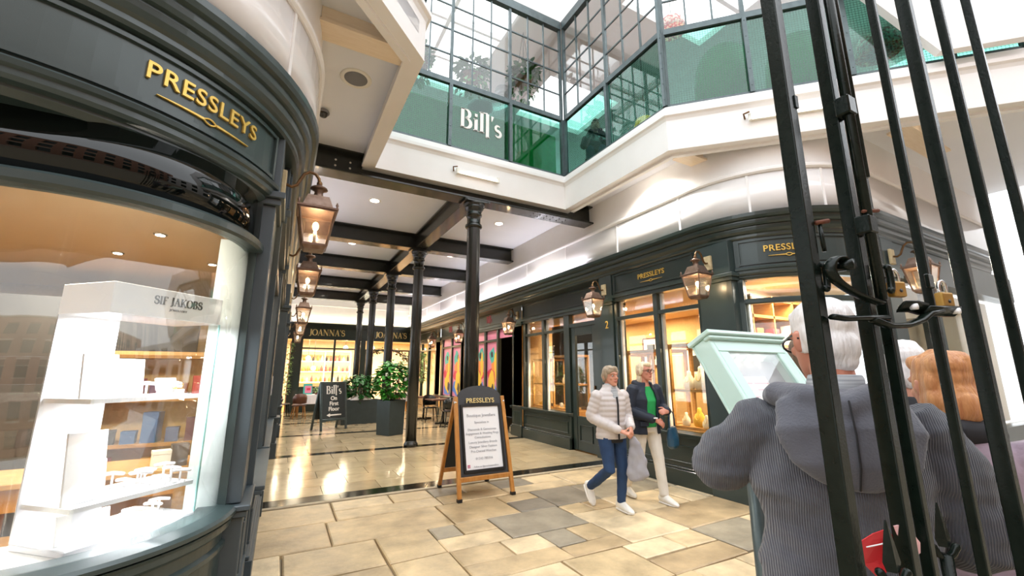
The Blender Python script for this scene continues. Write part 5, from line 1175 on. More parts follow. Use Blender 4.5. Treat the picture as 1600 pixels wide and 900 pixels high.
planter(2.62, 11.45, rad(28), .52, .52, .86, 'tall charcoal planter of bright leafy shrubs behind the second column', .98, 41, 620, 7, r=(.44, .42))
planter(2.3, 14.4, rad(8), 1.25, .45, .72, 'long low charcoal planter behind the small black board', .75, 47, 520, 0, 'leaf_dark', r=(.52, .3))
for i, (x, y) in enumerate(((2.15, 14.2), (2.5, 14.25))):
    t = thing('folded_napkin', ['white folded napkin on the near rim of the long planter, left', 'white folded napkin on the near rim of the long planter, right'][i], 'napkin', (x, y, .72), rad(20 * i)); b = MB(); b.add([(-.16, -.05, 0), (.16, -.05, 0), (.16, .1, 0), (-.16, .1, 0), (-.02, 0, .2), (.03, .03, .19)], [(3, 2, 1, 0), (0, 1, 5, 4), (1, 2, 5), (2, 3, 4, 5), (3, 0, 4)]); obj('cloth', b, 'cloth', t); obj('fold', MB().add([(-.1, -.08, 0), (.1, -.08, 0), (.02, -.02, .15), (0, 0, .02)], [(0, 1, 2), (0, 2, 3), (1, 3, 2), (0, 3, 1)]), 'cloth', t)

# ------------------------------------------------------------------ standing boards
t = thing('boutique_board', 'wooden A-frame board with a white poster and arched grey header', 'board', (2.44, 5.17, 0))
TOPY, HT = .30, 1.26; sl_ = TOPY / HT
def fp(x, h, d=0): return (x, sl_ * h * 1.0 - d, h)      # point on the front leaf
Mf = frame_at((0, 0, 0), (1, 0, 0), (0, sl_, 1))
for s in (-1, 1):
    k = MB(); k.beam(fp(s * .37, .03), fp(s * .345, 1.23), .045, .05, up=(1, 0, 0)); fr = obj('front_leg', k, 'pine', t, bevel=.004); obj('rubber_foot', MB().cbox(fp(s * .37, .018), (.055, .06, .036)), 'rubber', fr)
    k = MB(); k.beam((s * .36, .78, .03), (s * .345, .31, 1.22), .04, .045, up=(1, 0, 0)); rr = obj('rear_leg', k, 'pine', t, bevel=.004); obj('rubber_foot', MB().cbox((s * .36, .785, .018), (.05, .055, .036)), 'rubber', rr)
    k = MB(); k.cyl((s * .375, TOPY - .03, 1.16), (s * .345, TOPY - .03, 1.16), .02, n=10); obj('hinge', k, 'chrome', t)
k = MB(); k.beam(fp(-.36, .24), fp(.36, .24), .045, .055); obj('cross_rail', k, 'pine', t, bevel=.004)
k = MB(); k.beam((-.35, .69, .24), (.35, .69, .24), .04, .05); obj('rear_rail', k, 'pine', t)
k = MB(); k.add([(-.33, .68, .27), (.33, .68, .27), (.33, .34, 1.16), (-.33, .34, 1.16), (-.33, .695, .27), (.33, .695, .27), (.33, .355, 1.16), (-.33, .355, 1.16)], [(3, 2, 1, 0), (4, 5, 6, 7), (0, 1, 5, 4), (1, 2, 6, 5), (2, 3, 7, 6), (3, 0, 4, 7)]); obj('rear_panel', k, 'slate_board', t)
pol = [(-.335, .27), (.335, .27), (.325, 1.225)] + [(.325 * math.cos(rad(a)), 1.225 + .15 * math.sin(rad(a))) for a in range(15, 180, 15)] + [(-.325, 1.225)]
k = MB(); k.prism_on(pol, (0, 0, 0), (1, 0, 0), (0, sl_, 1), -.02); obj('front_panel', k, 'dark_panel', t)
k = MB()
for x0, x1, z0, z1 in ((-.29, .29, 1.1, 1.13), (-.29, .29, .31, .34), (-.29, -.262, .34, 1.1), (.262, .29, .34, 1.1)): k.prism_on([(x0, z0), (x1, z0), (x1, z1), (x0, z1)], (0, -.005, 0), (1, 0, 0), (0, sl_, 1), .022)
obj('poster_frame', k, 'black_letter', t)
k = MB(); k.prism_on([(-.262, .34), (.262, .34), (.262, 1.1), (-.262, 1.1)], (0, -.004, 0), (1, 0, 0), (0, sl_, 1), .008); obj('poster', k, 'poster', t)
def btxt(s, z, size, m, x=0, sx=1., al='CENTER', parent=t, M=None, d=-.016):
    b = sans(s, size, .002, al, sx); b.xf(Matrix.Translation((0, d, 0)) @ (M or Mf) @ Matrix.Translation((x, z, 0))); return obj('lettering', b, m, parent)
b = sans('PRESSLEYS', .088, .006, spacing=1.05, offset=.0012); b.xf(Matrix.Translation((0, -.026, 0)) @ Mf @ Matrix.Translation((0, 1.185, 0))); obj('lettering', b, 'gold_flat', t)
btxt('1961', 1.145, .026, 'gold_flat', d=-.024)
for s in (-1, 1): k = MB(); k.prism_on([(s * .05, 1.153), (s * .14, 1.153), (s * .14, 1.157), (s * .05, 1.157)], (0, -.024, 0), (1, 0, 0), (0, sl_, 1), .003); obj('header_rule', k, 'gold_flat', t)
MT['faint'] = mat('faint_grey_print', '#a9abb2', .6)
for s, z, q in (('Boutique Jewellers', 1.0, .056), ('Specialists in', .915, .042), ('Diamonds & Gemstones', .825, .042), ('Engagement & Wedding Rings', .775, .039), ('Consultations', .725, .042), ('Luxury Jewellery Brands', .665, .042), ('Designer Silver Fashion', .61, .042), ('Pre-Owned Watches', .555, .042), ('01243 785316', .465, .042), ('Follow us @pressleysjewellers', .375, .028)): btxt(s, z, q, 'faint', .02 if z < .4 else 0)
k = MB(); k.prism_on([(-.238, .365), (-.205, .365), (-.205, .4), (-.238, .4)], (0, -.012, 0), (1, 0, 0), (0, sl_, 1), .004); ic = obj('social_icon', k, mat('icon_magenta', '#c04a86', .5, c2='#e07a5a', ns=20), t)
k = MB(); k.loft([(-.2215 + .009 * math.cos(a), -.018 + sl_ * (.3825 + .009 * math.sin(a)), .3825 + .009 * math.sin(a)) for a in [2 * PI * i / 12 for i in range(13)]], [.0016] * 13, 5); obj('icon_ring', k, 'poster', ic)

t = thing('menu_board', 'small black chalkboard sign with white lettering and an arrow', 'board', (1.45, 13.05, 0), rad(25))
HB = 1.3; s2 = .2 / HB; M2 = frame_at((0, 0, 0), (1, 0, 0), (0, s2, 1))
for s in (-1, 1):
    obj('front_leg', MB().beam((s * .37, 0, 0), (s * .37, .2, HB), .05, .05, up=(1, 0, 0)), 'steel', t, bevel=.004); obj('rear_leg', MB().beam((s * .37, .5, 0), (s * .37, .22, HB - .05), .05, .045, up=(1, 0, 0)), 'steel', t)
for z in (.27, 1.27): obj('cross_rail', MB().beam((-.37, s2 * z, z), (.37, s2 * z, z), .04, .06), 'steel', t, bevel=.004)
k = MB(); k.prism_on([(-.35, .3), (.35, .3), (.35, 1.25), (-.35, 1.25)], (0, 0, 0), (1, 0, 0), (0, s2, 1), .015); obj('panel', k, 'slate_board', t)
obj('rear_panel', MB().add([(-.35, .45, .27), (.35, .45, .27), (.35, .23, 1.2), (-.35, .23, 1.2), (-.35, .46, .27), (.35, .46, .27), (.35, .24, 1.2), (-.35, .24, 1.2)], [(3, 2, 1, 0), (4, 5, 6, 7), (0, 1, 5, 4), (1, 2, 6, 5), (2, 3, 7, 6), (3, 0, 4, 7)]), 'slate_board', t)
b = serif("BilL's", .22, .004, .95); b.xf(Matrix.Translation((0, -.02, 0)) @ M2 @ Matrix.Translation((0, .98, 0))); obj('lettering', b, 'white_letter', t)
for s, z in (('On', .81), ('First', .665), ('Floor', .52)): b = sans(s, .15, .004, offset=.004); b.xf(Matrix.Translation((0, -.02, 0)) @ M2 @ Matrix.Translation((0, z, 0))); obj('lettering', b, 'white_letter', t)
k = MB(); k.prism_on([(-.22, .4), (-.12, .45), (-.12, .418), (.22, .418), (.22, .382), (-.12, .382), (-.12, .35)], (0, -.018, 0), (1, 0, 0), (0, s2, 1), .004); obj('arrow', k, 'white_letter', t)

# ------------------------------------------------------------------ mint menu case on two posts
t = thing('menu_case', 'mint green lectern menu case on grey posts, read by the man in grey', 'menu case', (1.95, 1.15, 0))
Mm = frame_at((0, .10, 1.71), (1, 0, 0), (0, .15, .27)); Mm = Matrix.Translation((0, 0, 0)) @ Mm
def mc(name, x0, x1, v0, v1, w0, w1, m, par=t, bev=.004):
    k = MB(); k.box(x0, x1, v0, v1, w0, w1); k.xf(Mm); return obj(name, k, m, par, bevel=bev)
mc('side_panel', -.28, -.255, -.56, 0, -.085, .0, 'mint'); mc('side_panel', .255, .28, -.56, 0, -.085, .0, 'mint'); mc('back_panel', -.28, .28, -.56, 0, -.1, -.085, 'mint')
mc('rail', -.255, .255, -.075, 0, -.085, .0, 'mint'); mc('rail', -.255, .255, -.56, -.48, -.085, .0, 'mint'); mc('stile', -.255, -.19, -.48, -.075, -.02, .0, 'mint'); mc('stile', .19, .255, -.48, -.075, -.02, .0, 'mint')
mc('lid', -.295, .295, .0, .022, -.105, .03, 'mint'); mc('lid_moulding', -.288, .288, -.018, .0, -.02, .018, 'mint')
mc('liner', -.25, .25, -.48, -.075, -.084, -.08, 'menu_back', bev=0); pp = mc('menu_sheet', -.16, .1, -.46, -.16, -.079, -.076, 'paper', bev=0)
for i in range(7):
    for j in (0, 1): mc('menu_line', -.14 + .125 * j, -.03 + .125 * j - .03 * (i % 2), -.2 - i * .033, -.192 - i * .033, -.0762, -.0752, 'red_ink', pp, 0)
for x in (-.12, -.04, .04, .12):
    k = MB(); k.ell((x, -.082, -.055), (.011, .006, .006), 8, 5); k.xf(Mm); obj('lamp_led', k, 'led', t)
mc('glass', -.19, .19, -.48, -.075, -.012, -.008, 'glass', bev=0)
for x in (-.17, .17): obj('post', MB().cyl((x, .02, .03), (x, .02, 1.33), .03, n=12), 'steel', t); obj('foot', MB().cbox((x, .02, .015), (.16, .3, .03)), 'steel', t)

# ------------------------------------------------------------------ people
def remesh(mb, vox, smooth=3, name='body'):
    me = mb.mesh(name, None); o = D.objects.new(name, me); TMP.collection.objects.link(o)
    r = o.modifiers.new('r', 'REMESH'); r.mode = 'VOXEL'; r.voxel_size = vox
    if smooth: s = o.modifiers.new('s', 'SMOOTH'); s.factor = .5; s.iterations = smooth
    TMP.view_layers[0].update(); dg = TMP.view_layers[0].depsgraph
    new = D.meshes.new_from_object(o.evaluated_get(dg)); new.polygons.foreach_set('use_smooth', [True] * len(new.polygons))
    D.objects.remove(o); D.meshes.remove(me); new.name = name; return new
def rumple(me, amp, sc, seed=0, stretch=(1, 1, 1)):
    n = len(me.vertices); co = [0.] * (3 * n); no = [0.] * (3 * n); me.vertices.foreach_get('co', co); me.vertex_normals.foreach_get('vector', no)
    for i in range(0, 3 * n, 3):
        k = amp * noise.noise(Vector((co[i] * stretch[0] * sc + seed, co[i + 1] * stretch[1] * sc + seed * 2, co[i + 2] * stretch[2] * sc)))
        co[i] += no[i] * k; co[i + 1] += no[i + 1] * k; co[i + 2] += no[i + 2] * k
    me.vertices.foreach_set('co', co); me.update(); return me
def skin_mat(n, a, b): return mat(n, a, .5, c2=b, ns=7, bump=.05, bs=150)
MT['skin_a'] = skin_mat('fair_skin', '#cf977e', '#c4866e'); MT['skin_b'] = skin_mat('pink_skin', '#d0937c', '#bf7a64')
def hair_mat(n, a, b): return mat(n, a, .5, c2=b, ns=7, stretch=(9, 9, 1.4), bump=.6, bs=14, nd=6, sheen=.2)
MT['hair_ashen'] = hair_mat('ashen_hair', '#85725c', '#b3a187'); MT['hair_blonde'] = hair_mat('blonde_hair', '#cdb48a', '#efe2c6'); MT['hair_white'] = hair_mat('white_hair', '#d9d6d6', '#f4f2f2'); MT['hair_red'] = hair_mat('red_hair', '#a8683a', '#d59a62'); MT['hair_brown'] = hair_mat('brown_hair', '#5b432f', '#7a5c42')
MT['eye_white'] = mat('eye_white', '#b5aca6', .35); MT['eye_dark'] = mat('eye_dark', '#2c2a2a', .15); MT['lip'] = mat('lip', '#b86a62', .4); MT['brow'] = mat('brow', '#8d7660', .8)
MT['puffer'] = mat('pale_quilted_nylon', '#cfc8c6', .42, c2='#c6bfbe', ns=5, bump=.15, bs=25); MT['denim'] = mat('blue_denim', '#27446b', .85, c2='#1f3759', ns=9, bump=.25, bs=120); MT['navy'] = mat('navy_cloth', '#1d2738', .7, c2='#19212f', ns=9, bump=.2, bs=60)
MT['green_top'] = mat('bright_green_knit', '#2bab5c', .8, c2='#249950', ns=12); MT['cream_jean'] = mat('cream_trousers', '#e3ded4', .85, c2='#d9d3c8', ns=6, bump=.2, bs=60); MT['shoe_white'] = mat('white_trainer', '#eceae4', .5, c2='#dfdcd4', ns=20); MT['sole'] = mat('trainer_sole', '#f2f0ec', .6)
MT['hoodie'] = knit('charcoal_ribbed_knit', '#565861', '#4a4c55', 62, 'X', .8); MT['hood'] = mat('charcoal_hood', '#5b5d67', .9, c2='#50525b', ns=12, bump=.3, bs=160, sheen=.3)
MT['stripe'] = mat('striped_shirt', '#c9cccf', .8, c2='#7f858c', ns=60, stretch=(.1, .1, 3)); MT['mauve'] = mat('mauve_jumper', '#9c8a97', .9, c2='#8f7d8a', ns=10, bump=.2, bs=90, sheen=.3); MT['black_cloth'] = mat('black_cloth', '#1c1d22', .8); MT['grey_bag'] = mat('grey_carrier', '#a3a3ab', .6, c2='#93939c', ns=6, bump=.3, bs=12); MT['teal_bag'] = mat('petrol_leather', '#1f4f6b', .35, c2='#173f57', ns=8, coat=.2); MT['dark_trouser'] = mat('dark_trousers', '#3b3d42', .85, c2='#333539', ns=8)
MT['specs'] = mat('spectacle_frame', '#1a1716', .25)

HEADR = [(0, .026, -.075, -.03), (.018, .044, -.088, -.012), (.045, .056, -.093, .03), (.08, .064, -.094, .07), (.11, .069, -.09, .088), (.135, .072, -.093, .096), (.16, .073, -.092, .1), (.185, .069, -.08, .094), (.207, .056, -.056, .075), (.222, .034, -.026, .045), (.228, .012, -.004, .02)]
def head_mb(sc=1.):
    b = MB(); n = 20; v = []; f = []
    for z, w, fr, bk in HEADR:
        cy = (fr + bk) / 2; ry = (bk - fr) / 2
        for j in range(n): th = 2 * PI * j / n; v.append((w * math.cos(th), cy + ry * math.sin(th), z))
    k = len(HEADR)
    for i in range(k - 1):
        for j in range(n): f.append((i * n + j, i * n + (j + 1) % n, (i + 1) * n + (j + 1) % n, (i + 1) * n + j))
    f += [tuple(range(n - 1, -1, -1)), tuple(range((k - 1) * n, k * n))]; b.add(v, f, True)
    b.loft([(0, -.088, .128), (0, -.103, .105), (0, -.117, .087), (0, -.1, .078)], [(.008, .008), (.011, .011), (.016, .011), (.013, .008)], 8, side=(1, 0, 0))
    b.ell((.014, -.098, .083), (.01, .01, .008), 8, 5); b.ell((-.014, -.098, .083), (.01, .01, .008), 8, 5)
    b.loft([(-.05, -.072, .136), (-.03, -.09, .141), (0, -.093, .136), (.03, -.09, .141), (.05, -.072, .136)], [.011] * 5, 8)
    b.ell((0, -.083, .012), (.022, .018, .016), 10, 6); b.ell((.042, -.068, .088), (.02, .016, .018), 8, 6); b.ell((-.042, -.068, .088), (.02, .016, .018), 8, 6)
    b.ell((0, -.095, .055), (.024, .009, .011), 10, 6)
    for s in (-1, 1): b.loft([(s * .074, .012, .075), (s * .082, .02, .1), (s * .083, .026, .128), (s * .076, .006, .134)], [(.006, .011), (.007, .016), (.007, .015), (.005, .01)], 8)
    return b.xf(Matrix.Scale(sc, 4))
def hand_mb(b, w, d, nrm, side, curl=.5, spread=.0, s=1.):
    """w wrist, d pointing direction, nrm palm-down normal (away from the palm), side +1 left hand / -1 right hand"""
    w = Vector(w); d = Vector(d).normalized(); nrm = Vector(nrm); nrm = (nrm - d * nrm.dot(d)).normalized(); a = d.cross(nrm).normalized() * side
    b.loft([w - d * .02, w + d * .02, w + d * .055, w + d * .09], [(.026 * s, .02 * s), (.034 * s, .017 * s), (.042 * s, .016 * s), (.04 * s, .013 * s)], 10, side=a)
    for i, (o, L) in enumerate(((.032, .068), (.011, .077), (-.011, .071), (-.031, .056))):
        p = w + d * .088 * s + a * o * s; pts = [p - d * .02]; dd = d + a * o * spread * 6
        for j, q in enumerate((.42, .33, .25)):
            ang = curl * (j + .6) * .75; v = (dd.normalized() * math.cos(ang) - nrm * math.sin(ang)); pts.append(pts[-1] + v * (L * q * s + (.02 if j == 0 else 0)))
        b.loft(pts, [.0095 * s, .0092 * s, .0085 * s, .0072 * s], 7)
    p = w + d * .03 * s + a * .03 * s; v1 = (d * .65 + a * .75 - nrm * .25).normalized(); v2 = (d * .9 + a * .3 - nrm * .35 * (1 + curl)).normalized()
    b.loft([p - a * .015, p + v1 * .04 * s, p + v1 * .04 * s + v2 * .032 * s, p + v1 * .04 * s + v2 * .056 * s], [.013 * s, .012 * s, .01 * s, .008 * s], 7)
def HM(J):
    """head matrix: neck pivot, turn and nod in degrees"""
    return Matrix.Translation(J['neck']) @ Matrix.Rotation(rad(J.get('turn', 0)), 4, 'Z') @ Matrix.Rotation(rad(J.get('nod', 0)), 4, 'X') @ Matrix.Translation((0, -.015, J.get('jaw', .045)))
def body_parts(t, J, skin, vox=.007):
    V = {k: Vector(v) for k, v in J.items() if isinstance(v, (tuple, Vector)) and not k.startswith('hand')}; b = MB()
    M = HM(J); hs = J.get('hs', 1.)
    h = head_mb(hs); h.xf(M); b.add_raw(h.v, h.f, h.sm)
    b.loft([V['neck'] + Vector((0, .01, -.06)), V['neck'] + Vector((0, .01, 0)), M @ Vector((0, .015, .05))], [(.075, .06), (.056, .056), (.054, .058)], 14, side=(1, 0, 0))
    b.loft([V['pelvis'], V['pelvis'].lerp(V['chest'], .45), V['chest'], V['chest'].lerp(V['neck'], .6), V['neck']], [(.13, .09), (.115, .085), (.14, .095), (.11, .07), (.06, .055)], 16, side=(1, 0, 0))
    for s in 'LR':
        sg = 1 if s == 'L' else -1
        b.loft([V['sh' + s], V['sh' + s].lerp(V['el' + s], .5), V['el' + s], V['el' + s].lerp(V['wr' + s], .35), V['wr' + s]], [.047, .043, .036, .037, .025], 10)
        if ('hand' + s) in J: dd, nn, cu = J['hand' + s]; hand_mb(b, V['wr' + s], dd, nn, sg, cu, s=J.get('hsz', 1.))
        b.loft([V['hip' + s], V['hip' + s].lerp(V['kn' + s], .5), V['kn' + s], V['kn' + s].lerp(V['an' + s], .3), V['an' + s]], [.08, .068, .05, .048, .036], 10)
    o = obj('body', remesh(b, vox, 3), skin, t)
    for s in (-1, 1):
        q = MB(); q.ell(M @ (Vector((s * .031, -.081, .116)) * hs), (.0125 * hs,) * 3, 10, 7); e = obj('eye', q, 'eye_white', o); 
        q = MB(); q.ell(M @ (Vector((s * .031, -.0905, .116)) * hs), (.006 * hs, .004 * hs, .006 * hs), 8, 5); obj('iris', q, 'eye_dark', o)
        q = MB(); q.loft([M @ (Vector(p) * hs) for p in ((s * .016, -.099, .138), (s * .032, -.098, .144), (s * .05, -.083, .14))], [.004, .005, .003], 6); obj('eyebrow', q, 'brow', o)
    q = MB(); q.loft([M @ (Vector(p) * hs) for p in ((-.023, -.094, .053), (0, -.105, .056), (.023, -.094, .053))], [(.004, .004), (.008, .006), (.004, .004)], 8); obj('lips', q, 'lip', o)
    return o, M, V
def hair(t, M, m, parts, hs=1., vox=.006, amp=.008, sc=30, seed=0):
    b = MB()
    for c, r in parts: b.ell(Vector(c) * hs, tuple(x * hs for x in r), 14, 9)
    b.xf(M); return obj('hair', rumple(remesh(b, vox, 2, 'hair'), amp, sc, seed, (1, 1, .35)), m, t)
SHORT = [((0, .022, .155), (.083, .094, .09)), ((0, -.055, .198), (.06, .045, .034)), ((.066, .025, .12), (.022, .06, .055)), ((-.066, .025, .12), (.022, .06, .055)), ((0, .07, .085), (.06, .04, .06))]
def shoe(t, an, f, m='shoe_white', tip=0, s=1.):
    an = Vector(an); f = Vector(f).normalized(); up = Vector((0, 0, 1)); R = Matrix.Rotation(tip, 3, f.cross(up)); q = lambda a, z: an + R @ (f * a * s + up * (z * s - .0))
    b = MB(); b.loft([q(-.062, -.038), q(-.02, -.028), q(.05, -.034), (q(.11, -.05)), q(.165, -.062), q(.195, -.068)], [(.036, .042), (.042, .052), (.046, .046), (.047, .034), (.041, .024), (.024, .014)], 14, side=f.cross(up)); b.loft([q(-.015, -.04), q(-.01, .01), q(-.008, .045)], [(.044, .058), (.046, .056), (.047, .052)], 14, side=f.cross(up), dome=False)
    o = obj('shoe', remesh(b, .008, 3, 'shoe'), m, t)
    k = MB(); k.loft([q(-.065, -.078), q(0, -.08), q(.08, -.08), q(.15, -.08), q(.195, -.076)], [(.034, .012), (.04, .013), (.045, .013), (.04, .012), (.02, .009)], 12, side=f.cross(up)); obj('sole', k, 'sole', o)
    for i in range(4): obj('lace', MB().cyl(q(.045 + i * .018, -.006 - i * .007) + f.cross(up) * .02, q(.045 + i * .018, -.006 - i * .007) - f.cross(up) * .02, .004, n=5), 'poster', o)
    return o
def rings(b, rows_, n=24, dx=0):
    """stack of horizontal ellipses (z, half width, half depth, x, y)"""
    v = []; f = []
    for z, a, d, x, y in rows_:
        for j in range(n): th = 2 * PI * j / n; v.append((x + a * math.cos(th), y + d * math.sin(th), z))
    k = len(rows_)
    for i in range(k - 1):
        for j in range(n): f.append((i * n + j, i * n + (j + 1) % n, (i + 1) * n + (j + 1) % n, (i + 1) * n + j))
    f += [tuple(range(n - 1, -1, -1)), tuple(range((k - 1) * n, k * n))]; return b.add(v, f, True)
def interp_rows(rows_, step=.012):
    out = []
    for p, q in zip(rows_[:-1], rows_[1:]):
        m = max(1, int(abs(q[0] - p[0]) / step))
        for i in range(m): u = i / m; out.append(tuple(p[k] + (q[k] - p[k]) * u for k in range(5)))
    out.append(rows_[-1]); return out
def cshell(b, rows_, gap=28, th=.02, n=30):
    """jacket body left open down the front by +-gap degrees"""
    v = []; f = []; a0 = -90 + gap; m = n
    for z, a, d, x, y in rows_:
        for e in (0, th):
            for j in range(m + 1): q = rad(a0 + (360 - 2 * gap) * j / m); v.append((x + (a - e) * math.cos(q), y + (d - e) * math.sin(q), z))
    w = m + 1; k = len(rows_)
    for i in range(k - 1):
        o = i * 2 * w; p = o + 2 * w
        for j in range(m): f += [(o + j, o + j + 1, p + j + 1, p + j), (o + w + j, p + w + j, p + w + j + 1, o + w + j + 1)]
        f += [(o, p, p + w, o + w), (o + m, o + w + m, p + w + m, p + m)]
    for o in (0, (k - 1) * 2 * w):
        for j in range(m): f.append((o + j, o + w + j, o + w + j + 1, o + j + 1))
    return b.add(v, f, True)
def sleeve(b, J, s, rs, upto=.93, quilt=0, n=14):
    sh, el, wr = (Vector(J[k + s]) for k in ('sh', 'el', 'wr')); pts = []; rr = []
    N = 14
    for i in range(N + 1):
        u = i / N * 2
        if u <= 1: p = sh.lerp(el, u); r = rs[0] + (rs[1] - rs[0]) * u
        else: p = el.lerp(wr, (u - 1) * upto); r = rs[1] + (rs[2] - rs[1]) * (u - 1)
        pts.append(p); rr.append(r)
    # round the elbow a little
    for i in range(1, N): pts[i] = pts[i] * .6 + (pts[i - 1] + pts[i + 1]) * .2
    if quilt:
        P2 = []; R2 = []
        for i in range(N):
            for j in range(4): u = j / 4; P2.append(pts[i].lerp(pts[i + 1], u)); R2.append(rr[i] + (rr[i + 1] - rr[i]) * u)
        P2.append(pts[-1]); R2.append(rr[-1]); L = 0; out = []
        for i, p in enumerate(P2): L += (p - P2[i - 1]).length if i else 0; out.append(R2[i] + quilt * (abs(math.sin(PI * L / .055)) - .6))
        pts, rr = P2, out
    b.loft(pts, rr, n)
def legs(b, V, rs, pel):
    for s in 'LR': b.loft([V['hip' + s] + Vector((0, 0, .03)), V['hip' + s].lerp(V['kn' + s], .5), V['kn' + s], V['kn' + s].lerp(V['an' + s], .4), V['an' + s].lerp(V['kn' + s], .02)], rs, 14)
    rings(b, pel)

# ---- first woman: pale quilted jacket, jeans
J = dict(pelvis=(0, .02, .9), chest=(.0, .0, 1.18), neck=(0, -.005, 1.36), turn=4, nod=-2, jaw=.035, shL=(.17, 0, 1.3), shR=(-.17, .01, 1.3), elL=(.25, .03, 1.03), elR=(-.25, .06, 1.04), wrL=(.13, -.19, .93), wrR=(-.02, -.2, .90),
         handL=((-.35, -.55, -.5), (.6, -.5, .5), .9), handR=((.75, -.45, -.25), (-.1, -.5, .8), .9), hipL=(.09, .02, .86), hipR=(-.09, .02, .86), knL=(.1, -.03, .47), knR=(-.1, -.06, .47), anL=(.1, .02, .09), anR=(-.1, .36, .2), ftL=(.05, -1, 0), ftR=(-.05, -.75, -.65), hsz=.95)
t = thing('person', 'short-haired person in a pale quilted jacket and blue jeans, walking with a grey bag', 'person', (3.5, 4.0, 0), rad(-6), 'people in the arcade')
w1 = t; bo, M, V = body_parts(t, J, 'skin_a'); hair(t, M, 'hair_ashen', SHORT + [((0, -.07, .175), (.055, .028, .03)), ((.05, -.05, .165), (.025, .035, .035)), ((-.05, -.05, .165), (.025, .035, .035))], seed=2)
b = MB(); R_ = interp_rows([(.80, .195, .135, 0, .02), (.9, .19, .13, 0, .01), (1.02, .18, .125, 0, 0), (1.15, .19, .13, 0, -.005), (1.25, .195, .12, 0, 0), (1.32, .165, .1, 0, .005), (1.37, .1, .085, 0, .005), (1.41, .085, .08, 0, .005)])
rings(b, [(z, a + .008 * (abs(math.sin(PI * z / .058)) - .5), d + .009 * (abs(math.sin(PI * z / .058)) - .5), x, y) for z, a, d, x, y in R_])
for s in 'LR': sleeve(b, J, s, (.078, .066, .05), .93, .007)
ja = obj('jacket', remesh(b, .008, 2, 'jacket'), 'puffer', t)
b = MB(); b.loft([(0.0, -.135, .81), (0, -.137, .92), (0, -.137, 1.05), (0, -.142, 1.18), (0, -.128, 1.27)], [.011] * 5, 6); obj('zip', b, 'black_cloth', ja)
b = MB(); rings(b, [(1.25, .05, .03, 0, -.095), (1.34, .065, .05, 0, -.05), (1.41, .07, .07, 0, -.0), (1.425, .064, .064, 0, 0)]); obj('striped_scarf', remesh(b, .008, 2), 'stripe', t)
b = MB(); rings(b, [(.76, .165, .12, 0, .02), (.83, .17, .12, 0, .02)]); obj('shirt_hem', b, 'black_cloth', t)
b = MB(); legs(b, V, [.098, .082, .066, .06, .05], [(.76, .165, .115, 0, .02), (.85, .168, .12, 0, .02), (.95, .15, .105, 0, .02)]); obj('jeans', rumple(remesh(b, .009, 3, 'jeans'), .006, 14, 3), 'denim', t)
shoe(t, V['anL'], (.05, -1, 0)); shoe(t, V['anR'], (-.05, -.95, 0), tip=-.85)
t = thing('carrier_bag', 'grey cloth carrier bag hanging from the quilted jacket person', 'bag', (3.66, 3.78, .38))
b = MB(); b.loft([(0, 0, 0), (0, .01, .04), (0.0, 0, .2), (-.02, 0, .36), (-.05, .0, .45)], [(.1, .045), (.125, .05), (.105, .04), (.065, .03), (.035, .02)], 16, side=(.75, -.65, 0)); obj('sack', rumple(remesh(b, .01, 2, 'sack'), .012, 12, 1), 'grey_bag', t)
b = MB(); b.loft([(-.05, 0, .44), (-.06, .0, .5), (-.08, .01, .52)], [.012, .01, .01], 6); obj('handle', b, 'grey_bag', t)

# ---- second woman: navy coat open over green, cream trousers
J = dict(pelvis=(0, .02, .94), chest=(-.0, .0, 1.22), neck=(0, -.01, 1.41), turn=10, nod=-3, jaw=.04, shL=(.175, .0, 1.35), shR=(-.175, .01, 1.35), elL=(.26, -.02, 1.1), elR=(-.26, .02, 1.08), wrL=(.12, -.25, 1.08), wrR=(-.04, -.22, .98),
         handL=((-.8, -.35, .1), (.2, -.7, .5), .8), handR=((.75, -.35, -.45), (-.2, -.8, .5), .7), hipL=(.09, .02, .9), hipR=(-.09, .02, .9), knL=(.09, -.08, .5), knR=(-.1, .06, .5), anL=(.09, -.14, .09), anR=(-.1, .34, .12), ftL=(.0, -1, 0), ftR=(0, -1, -.1), hsz=.95)
t = thing('person', 'blonde bespectacled person in an open navy coat over bright green, with cream trousers', 'person', (4.16, 4.1, 0), rad(-4), 'people in the arcade')
bo, M, V = body_parts(t, J, 'skin_b'); hair(t, M, 'hair_blonde', SHORT + [((0, -.062, .185), (.05, .03, .028)), ((0, .075, .04), (.055, .04, .075)), ((.02, .085, -.02), (.035, .03, .06)), ((-.05, .05, .02), (.03, .04, .07)), ((.055, .04, .05), (.025, .04, .06))], seed=5)
g = MB()
for s in (-1, 1): g.loft([M @ Vector((s * .034 + .026 * math.cos(a), -.108, .115 + .02 * math.sin(a))) for a in [2 * PI * i / 14 for i in range(15)]], [.003] * 15, 5); g.cyl(M @ Vector((s * .06, -.105, .12)), M @ Vector((s * .078, .01, .125)), .003, n=5)
g.cyl(M @ Vector((-.01, -.11, .12)), M @ Vector((.01, -.11, .12)), .003, n=5); obj('spectacles', g, 'specs', t)
b = MB(); rings(b, [(.88, .155, .105, 0, .0), (1.05, .15, .105, 0, -.005), (1.2, .16, .12, 0, -.01), (1.32, .14, .09, 0, 0), (1.39, .07, .065, 0, .0)]); obj('green_top', remesh(b, .009, 3), 'green_top', t)
b = MB(); cshell(b, interp_rows([(.80, .215, .15, 0, .02), (.95, .205, .145, 0, .01), (1.1, .195, .14, 0, 0), (1.22, .205, .15, 0, -.005), (1.31, .19, .125, 0, .005), (1.37, .13, .105, 0, .01), (1.43, .105, .1, 0, .015)], .03), 24, .022)
for s in 'LR': sleeve(b, J, s, (.082, .068, .055), .9)
